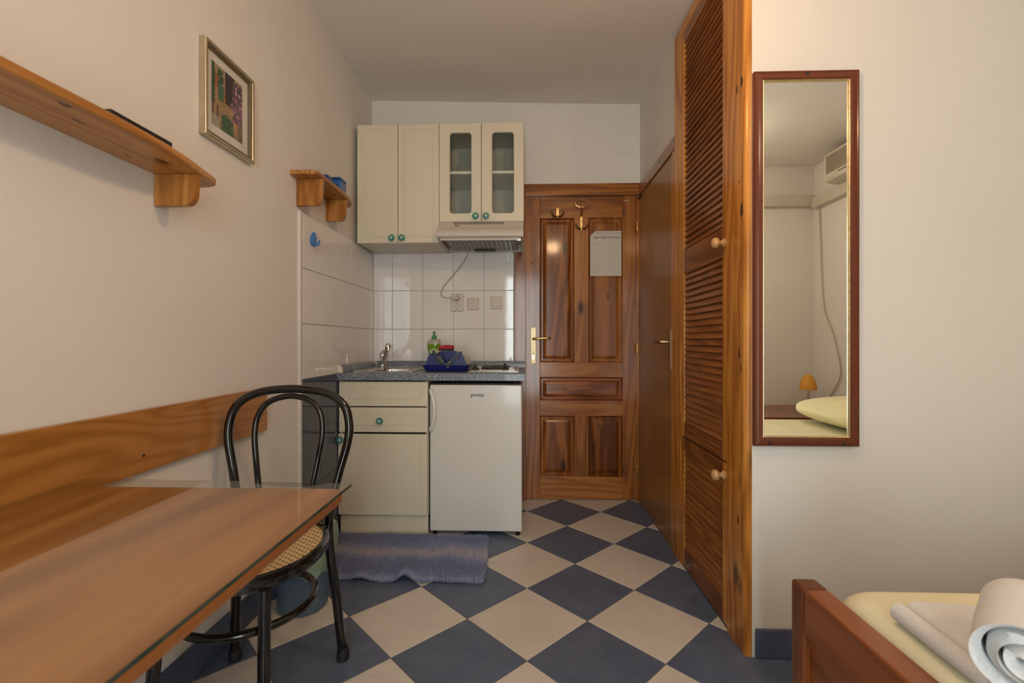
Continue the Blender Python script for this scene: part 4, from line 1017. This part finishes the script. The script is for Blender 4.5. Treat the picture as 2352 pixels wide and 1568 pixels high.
# ------------------------------------------------------------------ bentwood chair
CH = Matrix.Translation((-0.757, 1.235, 0)) @ Matrix.Rotation(math.radians(2.0), 4, 'Z')
def C_(p): return CH @ Vector(p)
ch = thing('bentwood_chair', (-0.757, 1.235, 0), 'black bentwood chair with cane seat pushed up to the table end', 'chair')
def ctube(name, pts, rad, n=6, seg=12, closed=False, parent=None, label=None, mat='black_lacquer'):
    return obj(name, tube([C_(p) for p in (spline(pts, n, closed) if n else pts)], rad, seg, closed), mat, parent or ch, label)
back = [(0.173, 0.245, 0.012), (0.160, 0.226, 0.20), (0.142, 0.210, 0.40), (0.146, 0.212, 0.50), (0.166, 0.225, 0.60), (0.190, 0.238, 0.70), (0.192, 0.246, 0.762), (0.170, 0.254, 0.820), (0.106, 0.260, 0.857), (0.0, 0.262, 0.869)]
full_ = back + [(-x, y, z) for x, y, z in back[-2::-1]]
# rear legs and the outer back hoop are bent from one rod
npt = len(spline(full_, 8)); rads = []
for i, p in enumerate(spline(full_, 8)):
    rads.append(0.0165 if p.z < 0.03 else (0.0145 if p.z < 0.45 else 0.0135))
ctube('back_hoop', full_, rads, 8, 14)
inner = [(0.078, 0.215, 0.462), (0.082, 0.218, 0.54), (0.097, 0.229, 0.64), (0.108, 0.240, 0.72), (0.102, 0.248, 0.782), (0.070, 0.254, 0.827), (0.0, 0.258, 0.846)]
ctube('inner_hoop', inner + [(-x, y, z) for x, y, z in inner[-2::-1]], 0.0095, 8, 12)
for sx in (-1, 1):
    ctube('front_leg', [(sx * 0.124, -0.140, 0.43), (sx * 0.128, -0.150, 0.30), (sx * 0.136, -0.168, 0.12), (sx * 0.145, -0.185, 0.012)], [0.0145] * 18 + [0.0155], 6, 14)
for (x, y) in ((0.145, -0.185), (-0.145, -0.185), (0.173, 0.245), (-0.173, 0.245)):
    p = C_((x, y, 0)); obj('rubber_foot', lathe([(0.017, 0.0005), (0.0195, 0.003), (0.0195, 0.024), (0.0165, 0.042)], (p.x, p.y, 0), 'Z', 14), 'rubber', ch)
ring = lambda r, z, n=40: [(r * math.cos(2 * PI * i / n), r * math.sin(2 * PI * i / n), z) for i in range(n)]
pc = CH @ Vector((0, 0, 0))
def seat_loop(d, z, n=56):
    out = []
    for i in range(n):
        a = 2 * PI * i / n; ca, sa = math.cos(a), math.sin(a); e = 2 / 2.25
        out.append(C_(((0.2 - d) * math.copysign(abs(ca) ** e, ca), 0.012 + (0.207 - d) * math.copysign(abs(sa) ** e, sa), z)))
    return out
obj('seat_ring', loft([seat_loop(d, z) for d, z in ((0.008, 0.432), (0.002, 0.438), (0.0, 0.455), (0.003, 0.468), (0.010, 0.471), (0.016, 0.467), (0.018, 0.455), (0.018, 0.435))], closed=True), 'black_lacquer', ch)
obj('cane_seat', loft([seat_loop(d, z) for d, z in ((0.0175, 0.452), (0.0175, 0.462), (0.026, 0.4635), (0.10, 0.460), (0.17, 0.459))]), 'cane', ch, 'woven cane seat panel')
obj('stretcher_ring', tube([C_((p[0], p[1] + 0.015, p[2])) for p in ring(0.166, 0.318, 48)], 0.0105, 12, True), 'black_lacquer', ch)

# ------------------------------------------------------------------ waste bin, rug
t = thing('waste_bin', (-0.868, 1.785, 0), 'round blue-grey waste bin lined with a green bag', 'bin')
bcx, bcy = -0.868, 1.785
obj('bucket', lathe([(0.0, 0.001), (0.085, 0.001), (0.089, 0.006), (0.106, 0.245), (0.110, 0.248), (0.110, 0.256), (0.103, 0.254), (0.086, 0.008), (0, 0.008)], (bcx, bcy, 0), 'Z', 36), 'bin_blue', t)
bm = new(); lp = []
for k, (r, z) in enumerate([(0.093, 0.10), (0.096, 0.20), (0.102, 0.262), (0.112, 0.296), (0.122, 0.288), (0.124, 0.25), (0.121, 0.20), (0.117, 0.165)]):
    lp.append([(bcx + (r + 0.006 * math.sin(7 * a + k) * (k > 2)) * math.cos(a), bcy + (r + 0.006 * math.sin(9 * a + k * 2) * (k > 2)) * math.sin(a), z + (0.022 * math.sin(3 * a + 0.6) + 0.012 * math.sin(8 * a)) * (k > 1)) for a in [2 * PI * i / 64 for i in range(64)]])
loft(lp, bm=bm, caps=(True, False))
obj('bag', bm, 'bin_bag', t, 'thin green bin liner')
RX0, RX1, RY0, RY1 = -0.885, -0.205, 1.975, 2.425
def rug_z(u, v):
    fold = math.exp(-((v - 0.0) / 0.28) ** 2)
    w_ = max(0, math.sin((u - 0.10) * 2 * PI * 1.9)) ** 2 * (0.30 < u < 0.98) * 0.0
    b1 = math.exp(-((u - 0.54) / 0.055) ** 2) * 0.034 + math.exp(-((u - 0.26) / 0.06) ** 2) * 0.014 + math.exp(-((u - 0.72) / 0.09) ** 2) * 0.006
    return 0.010 + fold * b1 + 0.003 * mnoise.noise(Vector((u * 6, v * 5, 0)))
def rug_xy(u, v):
    x = RX0 + (RX1 - RX0) * u + 0.010 * math.sin(v * 5) * (u - 0.5) + 0.012 * (1 - v) * (u - 0.5) * 2 - 0.105 * (1 - u) * v
    y = RY0 + (RY1 - RY0) * v - 0.010 * (1 - v) * u + 0.006 * math.sin(u * 9) * (1 - v) + 0.006 * v * math.sin(u * 6)
    return x, y
bm = new(); NU, NV = 70, 40
gr = []
for j in range(NV + 1):
    row = []
    for i in range(NU + 1):
        u, v_ = i / NU, j / NV; x, y = rug_xy(u, v_); row.append(bm.verts.new((x, y, rug_z(u, v_))))
    gr.append(row)
for j in range(NV):
    for i in range(NU): bm.faces.new((gr[j][i], gr[j][i + 1], gr[j + 1][i + 1], gr[j + 1][i]))
ex = bmesh.ops.extrude_face_region(bm, geom=bm.faces[:])
for v in [e for e in ex['geom'] if isinstance(e, bmesh.types.BMVert)]: v.co.z -= 0.009
rg = obj('rug', bm, 'rug', None, 'shaggy blue-lilac bath rug with a rumpled edge in front of the sink unit', 'rug', center=False)
verts, faces = [], []
rr = random.Random(3)
for k in range(30000):
    u, v_ = rr.random(), rr.random()
    if k % 6 == 0:
        e_ = rr.randrange(4); u, v_ = ((u, 0) if e_ == 0 else (u, 1) if e_ == 1 else (0, v_) if e_ == 2 else (1, v_))
    x, y = rug_xy(u, v_); z = rug_z(u, v_) - 0.001
    a = rr.random() * 2 * PI; h = 0.009 + rr.random() * 0.009; w_ = 0.0026; ln = 0.008
    ox, oy = (rr.random() - 0.5) * ln * 2, (rr.random() - 0.5) * ln * 2
    if u in (0, 1): ox += (0.008 if u == 1 else -0.008); h *= 0.5
    if v_ in (0, 1): oy += (0.008 if v_ == 1 else -0.008); h *= 0.5
    if u in (0, 1) or v_ in (0, 1): z -= rr.random() * 0.010
    b0 = len(verts)
    for q in range(3): verts.append((x + w_ * math.cos(a + q * 2.094), y + w_ * math.sin(a + q * 2.094), z))
    verts.append((x + ox, y + oy, z + h))
    faces += [(b0, b0 + 1, b0 + 3), (b0 + 1, b0 + 2, b0 + 3), (b0 + 2, b0, b0 + 3)]
me = bpy.data.meshes.new('pile'); me.from_pydata(verts, [], faces); me.materials.append(MATS['rug'])
inst('pile', me, (0, 0, 0), parent=rg, kind='stuff')

# ------------------------------------------------------------------ mirror
t = thing('mirror', (0.89, W - 0.01, 0.69), 'tall wall mirror in a dark red-brown frame with gold bead', 'mirror')
MX0, MX1, MZ0, MZ1 = 0.7295, 1.059, 0.687, 1.890
def frame_y(x0, x1, z0, z1, prof):
    return [[(a, W - 0.001 - h, b) for a, b in ((x1 - i, z1 - i), (x0 + i, z1 - i), (x0 + i, z0 + i), (x1 - i, z0 + i))] for i, h in prof]
FW = 0.027
fp = [(0, 0), (0.000, 0.014), (0.003, 0.019), (0.007, 0.020), (0.009, 0.018), (0.012, 0.0195), (0.024, 0.0195), (FW, 0.016), (FW, 0.0)]
def frame_side(q, name, mat):
    """one mitred side: corner index q to q+1"""
    lp = frame_y(MX0, MX1, MZ0, MZ1, fp)
    return obj(name, loft([[l_[q] for l_ in lp], [l_[(q + 1) % 4] for l_ in lp]]), mat, t)
for q, m in ((0, 'mirror_frame_x'), (1, 'mirror_frame_z'), (2, 'mirror_frame_x'), (3, 'mirror_frame_z')): frame_side(q, 'frame_side', m)
obj('gold_bead', loft(frame_y(MX0 + FW + 0.0003, MX1 - FW - 0.0003, MZ0 + FW + 0.0003, MZ1 - FW - 0.0003, [(0, 0), (0, 0.0145), (0.002, 0.0155), (0.004, 0.0135), (0.0055, 0.010), (0.0055, 0)]), closed=True), 'gold_bead', t)
obj('mirror_glass', box(MX0 + FW + 0.001, MX1 - FW - 0.001, W - 0.009, W - 0.004, MZ0 + FW + 0.001, MZ1 - FW - 0.001), 'mirror_glass', t, 'silvered mirror glass')
for x, z in ((0.894, MZ1 - 0.012), (0.777, MZ0 + 0.012), (1.010, MZ0 + 0.012)):
    obj('screw', lathe([(0, 0), (0.0055, 0), (0.0045, 0.002), (0, 0.0025)], (x, W - 0.0203, z), '-Y', 12), 'screw_dark', t)

# ------------------------------------------------------------------ price list on the door
t = thing('price_list', (0.507, 3.03, 1.59), 'sheet of paper with a price list stuck on the entrance door', 'notice')
px0, px1, pz0_, pz1_ = 0.407, 0.607, 1.445, 1.735
yq = FY - 0.0012
bm = prism([(px0, pz0_), (px1, pz0_), (px1, pz1_), (px0 + 0.034, pz1_), (px0, pz1_ - 0.031)], 'Y', yq - 0.0006, yq)
sh = obj('sheet', bm, 'paper', t)
obj('folded_corner', loft([[(px0 + 0.034, yq - 0.0007, pz1_ - 0.001), (px0 + 0.001, yq - 0.0007, pz1_ - 0.031), (px0 + 0.024, yq - 0.006, pz1_ - 0.035)], [(px0 + 0.034, yq - 0.0011, pz1_ - 0.0015), (px0 + 0.001, yq - 0.0011, pz1_ - 0.0315), (px0 + 0.024, yq - 0.0065, pz1_ - 0.0355)]]), 'paper', t)
ty = yq - 0.0008
text_mesh('CJENIK / PRICES / PREISE / PREZZI', 0.0145, 'ink', 'heading', lambda c: Vector((0.514 + c.x * 0.80, ty - c.z, 1.6925 + c.y)), sh, bold=0.0003)
bm = new()
bars = [(0.440, 0.603, 1.7195, 1.7240)]
obj('header_bar', box(*bars[0][:2], ty - 0.0003, ty, *bars[0][2:]), 'ink_pale', sh)
rr = random.Random(11)
for z in (1.7065,): box(0.462, 0.572, ty - 0.0002, ty, z, z + 0.0014, bm=bm)
for (xa, xb, z) in ((0.495, 0.527, 1.679), (0.497, 0.525, 1.673), (0.43, 0.475, 1.657), (0.43, 0.51, 1.6545), (0.43, 0.485, 1.646), (0.495, 0.545, 1.647), (0.43, 0.478, 1.636), (0.53, 0.55, 1.636)):
    x = xa
    while x < xb:
        w_ = 0.003 + rr.random() * 0.006; box(x, min(x + w_, xb), ty - 0.0002, ty, z, z + 0.0013, bm=bm); x += w_ + 0.0018
for k, z in enumerate((1.603, 1.568, 1.542)):
    for q in range(3): box(0.4285 + q * 0.0028, 0.4305 + q * 0.0028, ty - 0.0002, ty, z - 0.003 + (q % 2) * 0.002, z + 0.004, bm=bm)
for k in range(8):
    z = 1.519 - k * 0.0078; x = 0.428; xb = 0.455 - (k % 3) * 0.004
    while x < xb:
        w_ = 0.003 + rr.random() * 0.005; box(x, min(x + w_, xb), ty - 0.0002, ty, z, z + 0.0012, bm=bm); x += w_ + 0.0016
    if k < 5: box(0.461, 0.465, ty - 0.0002, ty, z - 0.0005, z + 0.003, bm=bm)
obj('print_lines', bm, 'ink_pale', sh, kind='stuff')
bm = new()
for k in range(6): box(0.468, 0.600, ty - 0.0002, ty, 1.504 - k * 0.0078, 1.5043 - k * 0.0078, bm=bm)
obj('ruled_lines', bm, 'ink_pale', sh, kind='stuff')

# ------------------------------------------------------------------ bed with bedding
t = thing('bed', (1.6, 0.43, 0), 'low brown wooden bed with panelled footboard', 'bed')
BX0, BY0, BY1, BZ = 0.595, -0.22, 1.075, 0.490
def vpost(y0, y1, z1=BZ): return box(BX0, BX0 + 0.054, y0, y1, 0.0, z1, 0.007, 3)
obj('foot_post', vpost(BY1 - 0.048, BY1), 'bed_z', t); obj('foot_post', vpost(BY0, BY0 + 0.048), 'bed_z', t)
obj('top_rail', box(BX0, BX0 + 0.054, BY0 + 0.048, BY1 - 0.048, BZ - 0.100, BZ, 0.007, 3), 'bed_y', t)
obj('foot_panel', box(BX0 + 0.014, BX0 + 0.040, BY0 + 0.048, BY1 - 0.048, 0.20, BZ - 0.100, 0.002), 'bed_y', t)
obj('bottom_rail', box(BX0 + 0.004, BX0 + 0.050, BY0 + 0.048, BY1 - 0.048, 0.13, 0.20, 0.005, 3), 'bed_y', t)
for y0, y1 in ((BY0 + 0.008, BY0 + 0.034), (BY1 - 0.034, BY1 - 0.008)): obj('side_rail', box(BX0 + 0.054, XE - 0.075, y0, y1, 0.16, 0.33, 0.004), 'bed_x', t)
obj('headboard', box(XE - 0.075, XE - 0.035, BY0, BY1, 0.0, 0.56, 0.006), 'bed_y', t)
obj('slat_base', box(BX0 + 0.054, XE - 0.075, BY0 + 0.034, BY1 - 0.034, 0.225, 0.245), 'bed_y', t)
def soft_box(x0, x1, y0, y1, z0, z1, r, n=28, wob=0.004):
    cx, cy, w, h = (x0 + x1) / 2, (y0 + y1) / 2, x1 - x0, y1 - y0
    lp = []
    for k in range(7):
        a = PI / 2 * k / 6; lp.append([(p, q, z0 + (r * 0.5) * (1 - math.cos(a))) for p, q in rrect(cx, cy, w - 2 * (0.5 * r) * (1 - math.sin(a)), h - r * (1 - math.sin(a)), 0.05, 8)])
    for k in range(9):
        a = PI / 2 * k / 8; i = r * (1 - math.cos(a)); lp.append([(p, q, z1 - r + r * math.sin(a)) for p, q in rrect(cx, cy, w - 2 * i, h - 2 * i, 0.06, 8)])
    lp.append([(p, q, z1 + 0.003) for p, q in rrect(cx, cy, w - 0.3, h - 0.3, 0.06, 8)])
    return loft(lp)
obj('mattress', soft_box(BX0 + 0.058, XE - 0.08, BY0 + 0.036, BY1 - 0.036, 0.2455, 0.498, 0.045), 'sheet_yellow', None, 'mattress under a pale yellow fitted sheet', 'mattress')
def pillow(c, w, d, h, rz, tilt, label):
    bm = new(); bmesh.ops.create_uvsphere(bm, u_segments=40, v_segments=20, radius=1)
    for v in bm.verts:
        x, y, z = v.co
        f = lambda q: math.copysign(abs(q) ** 0.55, q)
        px, py = f(x), f(y); rr_ = max(abs(px), abs(py))
        th = (1 - abs(px) ** 3.2) * (1 - abs(py) ** 3.2)
        v.co = (px * w / 2, py * d / 2, math.copysign(max(0.0, th) ** 0.5, z) * h / 2 * abs(z) ** 0.4 + 0.004 * mnoise.noise(Vector((px * 3, py * 3, 0))))
    M = Matrix.Translation(c) @ Matrix.Rotation(rz, 4, 'Z') @ Matrix.Rotation(tilt, 4, 'Y')
    for v in bm.verts: v.co = M @ v.co
    return obj('pillow', bm, 'pillow_yellow', None, label, 'pillow', angle=80)
pillow((2.07, 0.21, 0.592), 0.70, 0.74, 0.175, 0.05, 0.0, 'pale yellow pillow lying on the mattress at the head of the bed')
# folded towel: layered fold, left edge rounded
def folded_towel():
    bm = new(); z0 = 0.5025
    # cross-section across the fold (perpendicular to fold line), outer wrap plus inner layer
    def sec(th, lift):
        P = []
        Wd = 0.42
        P += [(Wd, 0.0), (0.02, 0.0)] + [(0.017 - 0.017 * math.sin(a), 0.017 - 0.017 * math.cos(a)) for a in [PI * k / 8 for k in range(1, 9)]]
        P += [(0.0225, 0.0325), (0.0255, 0.026), (0.0275, 0.017), (0.0295, 0.026), (0.033, 0.033), (0.040, 0.0365), (0.06, 0.0375), (Wd, 0.031)]
        return P
    o_ = Vector((0.657, 0.50)); f_ = Vector((0.022, 0.40)).normalized(); n_ = Vector((f_.y, -f_.x))
    lp = []
    for s_ in [0.0, 0.1, 0.2, 0.3, 0.36, 0.398]:
        lp.append([(o_.x + f_.x * s_ + n_.x * a * (1 if a < 0.1 else 0.85), o_.y + f_.y * s_ + n_.y * a, z0 + b + 0.002 * math.sin(s_ * 12 + a * 15)) for a, b in sec(0, 0)])
    return loft(lp, bm=bm)
obj('folded_towel', folded_towel(), 'towel_white', None, 'folded white towel lying flat on the yellow sheet', 'towel', angle=55)
def rolled_towel(c, ax, ln, R0, label):
    ax = Vector(ax).normalized(); up = Vector((0, 0, 1)); sd = ax.cross(up).normalized()
    turns, n = 3.0, 110; th = 0.0115
    spi = []
    for i in range(n + 1):
        a = 2 * PI * turns * i / n; r = 0.007 + (R0 - 0.007) * i / n
        spi.append((r * math.cos(a - 1.75), r * math.sin(a - 1.75) * 0.95, a))
    out = [(x * 1, z) for x, z, a in spi]
    inn = [((1 - th / max(0.0095, math.hypot(x, z))) * x, (1 - th / max(0.0095, math.hypot(x, z))) * z) for x, z, a in spi]
    ring = out + inn[::-1]
    lp = []
    for k in range(7):
        t_ = k / 6; wob = 0.004 * math.sin(k * 2.1)
        lp.append([Vector(c) + ax * (t_ * ln + 0.010 * math.sin(i * 0.115)) + sd * x * (1 + 0.02 * math.sin(t_ * 5)) + up * (z + wob * 0.2) for i, (x, z) in enumerate(ring)])
    bm = new()
    vs = [[bm.verts.new(p) for p in l_] for l_ in lp]; m = len(ring)
    for a in range(6):
        for j in range(m): bm.faces.new((vs[a][j], vs[a][(j + 1) % m], vs[a + 1][(j + 1) % m], vs[a + 1][j]))
    for e_ in (0, 6):
        for i in range(n): bm.faces.new((vs[e_][i], vs[e_][i + 1], vs[e_][m - 2 - i], vs[e_][m - 1 - i]))
    return obj('rolled_towel', bm, 'towel_white', None, label, 'towel', angle=60)
rolled_towel((0.664, 0.645, 0.5975), (0.72, 0.69, 0), 0.183, 0.0575, 'rolled white towel resting on the folded towel')

# ------------------------------------------------------------------ corner seen in the mirror
t = thing('nightstand', (2.15, -0.82, 0), 'low brown bedside table in the corner next to the pillow', 'nightstand')
obj('top', box(1.72, 2.575, -1.225, -0.52, 0.428, 0.452, 0.003), 'bed_x', t)
obj('body', box(1.80, 2.56, -1.21, -0.56, 0.06, 0.4275), 'bed_x', t)
obj('drawer_front', box(1.81, 2.55, -0.559, -0.545, 0.22, 0.415, 0.003), 'bed_x', t)
for x in (1.81, 2.52):
    for y in (-1.20, -0.60): obj('leg', box(x, x + 0.03, y, y + 0.03, 0.0, 0.06), 'bed_z', t)
t = thing('bedside_lamp', (2.395, -1.0, 0.4525), 'small bedside lamp with orange egg-shaped shade', 'lamp')
obj('base', lathe([(0, 0), (0.055, 0), (0.055, 0.008), (0.02, 0.016), (0, 0.016)], (2.395, -1.0, 0.4525), 'Z', 28), 'steel', t)
obj('stem', lathe([(0.009, 0.012), (0.012, 0.06), (0.018, 0.165)], (2.395, -1.0, 0.4525), 'Z', 20), 'steel', t)
obj('lamp_shade', lathe([(0.064, 0.160), (0.066, 0.168), (0.063, 0.20), (0.052, 0.24), (0.034, 0.272), (0.014, 0.288), (0, 0.290), (0, 0.286), (0.033, 0.267), (0.050, 0.236), (0.061, 0.198), (0.062, 0.161)], (2.395, -1.0, 0.4525), 'Z', 36, closed=False), 'lamp_orange', t)
for x0, x1, y0, y1, nm in ((1.0, XE - 0.001, YF + 0.001, YF + 0.055, 'a'), ):
    obj('cable_trunking', box(x0, x1, y0, y1, 2.232, 2.325, 0.004), 'ac_white', None, 'white boxed cable trunking high along the window wall', 'trunking')
obj('cable_trunking', box(XE - 0.06, XE - 0.001, YF + 0.058, 1.2, 2.205, 2.30, 0.004), 'ac_white', None, 'white boxed cable trunking under the air conditioner', 'trunking')
t = thing('air_conditioner', (2.5, -0.40, 2.2), 'white split air conditioner with fine grille high on the head wall', 'air conditioner')
ACX = 2.42
ay0, ay1 = -0.830, -0.02
obj('housing', prism([(XE - 0.001, 2.545), (ACX + 0.02, 2.545), (ACX, 2.53), (ACX, 2.345), (ACX + 0.012, 2.318), (ACX + 0.08, 2.302), (XE - 0.001, 2.301)], 'Y', ay0, ay1, 0.0), 'ac_white', t)
for k in range(22): obj('grille_bar', box(ACX - 0.004, ACX + 0.001, ay0 + 0.03, ay1 - 0.03, 2.372 + k * 0.0065, 2.3755 + k * 0.0065), 'ac_grille', t)
obj('outlet_slot', box(ACX - 0.001, ACX + 0.004, ay0 + 0.17, ay1 - 0.02, 2.349, 2.355), 'hole_dark', t)
for k, y in enumerate((ay0 + 0.05, ay0 + 0.075, ay0 + 0.10)): obj('indicator', lathe([(0, 0), (0.004, 0), (0.003, 0.002), (0, 0.002)], (ACX + 0.006, y, 2.332), '-X', 8), 'hole_dark', t)
obj('power_cable', tube(spline([(2.575, -1.141, 2.204), (2.575, -1.123, 1.874), (2.575, -1.081, 1.339), (2.575, -0.95, 1.074), (2.575, -0.864, 0.788), (2.575, -0.923, 0.64), (2.575, -1.064, 0.484), (2.575, -1.07, 0.455)], 8), 0.0045, 8), 'cable_brown', None, 'beige cable hanging loosely down the head wall beside the lamp', 'cable')
# ceiling pendant above the camera
lx, ly, lz = LAMP_POS
t = thing('pendant_lamp', (lx, ly, lz), 'bare warm bulb hanging from the ceiling on a short cord', 'lamp')
cz = ceil_z(lx, ly)
obj('ceiling_rose', lathe([(0, cz - 0.03), (0.035, cz - 0.03), (0.045, cz - 0.015), (0.045, cz + 0.001), (0, cz + 0.001)], (lx, ly, 0), 'Z', 20), 'white_plastic', t)
obj('cord', tube([(lx, ly, cz - 0.02), (lx, ly, lz + 0.095)], 0.003, 8), 'white_plastic', t)
obj('socket', lathe([(0, 0.045), (0.016, 0.045), (0.018, 0.06), (0.018, 0.09), (0.008, 0.10), (0, 0.10)], (lx, ly, lz), 'Z', 18), 'white_plastic', t)
obj('bulb', lathe([(0, -0.035), (0.015, -0.031), (0.027, -0.015), (0.03, 0.0), (0.025, 0.018), (0.016, 0.034), (0.013, 0.045), (0, 0.045)], (lx, ly, lz), 'Z', 20), 'bulb', t)
ld = bpy.data.lights.new('pendant_light', 'POINT'); ld.energy = LAMP_W; ld.color = (1.0, 0.615, 0.34); ld.shadow_soft_size = 0.05
lo_ = bpy.data.objects.new('pendant_light', ld); lo_.location = LAMP_POS; COL.objects.link(lo_)

# added ceiling lamp, out of view, put in to brighten the corner in the mirror
bx_, by_ = 1.30, -0.50; bz = ceil_z(bx_, by_)
t = thing('added_lamp', (bx_, by_, bz), 'added unseen ceiling lamp that brightens the mirrored bed corner', 'lamp')
obj('base', lathe([(0, bz - 0.022), (0.125, bz - 0.022), (0.13, bz - 0.012), (0.13, bz + 0.001), (0, bz + 0.001)], (bx_, by_, 0), 'Z', 32), 'white_plastic', t)
obj('fill_dome', lathe([(0.118, bz - 0.0225), (0.116, bz - 0.035), (0.095, bz - 0.055), (0.06, bz - 0.068), (0.02, bz - 0.073), (0, bz - 0.073)], (bx_, by_, 0), 'Z', 32), 'fill_glow', t)
ld = bpy.data.lights.new('corner_fill', 'POINT'); ld.energy = 11; ld.color = (1.0, 0.80, 0.60); ld.shadow_soft_size = 0.06  # fill light added for the corner reflected in the mirror
lo_ = bpy.data.objects.new('corner_fill', ld); lo_.location = (bx_, by_, bz - 0.145); COL.objects.link(lo_)

# dark knots in the pine
def knot(parent, axis, c, a, b, rz=0.0, mat='knot_brown'):
    def pt(r, ang, h):
        k = 1 + 0.12 * math.sin(3 * ang + c[0] * 50); u, v = a * r * k * math.cos(ang), b * r * k * math.sin(ang)
        u, v = u * math.cos(rz) - v * math.sin(rz), u * math.sin(rz) + v * math.cos(rz)
        return {'X': (c[0] - h, c[1] + u, c[2] + v), 'Z': (c[0] + u, c[1] + v, c[2] - h), 'Y': (c[0] + u, c[1] - h, c[2] + v)}[axis]
    A = [2 * PI * i / 18 for i in range(18)]
    obj('knot', loft([[pt(1, g_, 0.0) for g_ in A], [pt(0.9, g_, 0.00025) for g_ in A], [pt(0.4, g_, 0.0004) for g_ in A]]), mat, parent)
postp = [o for o in wd.children if o.name.startswith('post')][0]
for y, z, a, b in ((1.596, 1.87, 0.005, 0.016), (1.580, 1.556, 0.003, 0.007), (1.562, 1.456, 0.009, 0.024), (1.580, 0.982, 0.006, 0.018), (1.566, 0.936, 0.004, 0.012), (1.588, 0.427, 0.006, 0.017), (1.586, 0.233, 0.004, 0.009), (1.562, 1.878, 0.008, 0.018)):
    knot(postp, 'X', (0.706, y, z), a, b)
sh1 = [o for o in bpy.data.objects['wall_shelf'].children if o.name.startswith('shelf_board')][0]
for x, y, a, b in ((-0.890, 0.872, 0.008, 0.013), (-0.928, 0.939, 0.0035, 0.018), (-0.978, 1.115, 0.0025, 0.012)): knot(sh1, 'Z', (x, y, 1.4785), a, b, mat='knot_pale')
sh2 = [o for o in bpy.data.objects['small_shelf'].children if o.name.startswith('shelf_board')][0]
knot(sh2, 'Z', (-0.943, 2.247, 1.7385), 0.009, 0.017, mat='knot_pale')
for x, z, a, b, y in ((0.029, 1.528, 0.007, 0.009, FY), (0.229, 1.183, 0.005, 0.006, FY + 0.0065), (0.164, 0.40, 0.006, 0.007, FY + 0.0065), (0.464, 0.473, 0.007, 0.010, FY + 0.0065), (0.243, 0.712, 0.012, 0.005, FY + 0.0065), (0.522, 1.315, 0.006, 0.020, FY + 0.0065)):
    knot(d1, 'Y', (x, y, z), a, b)
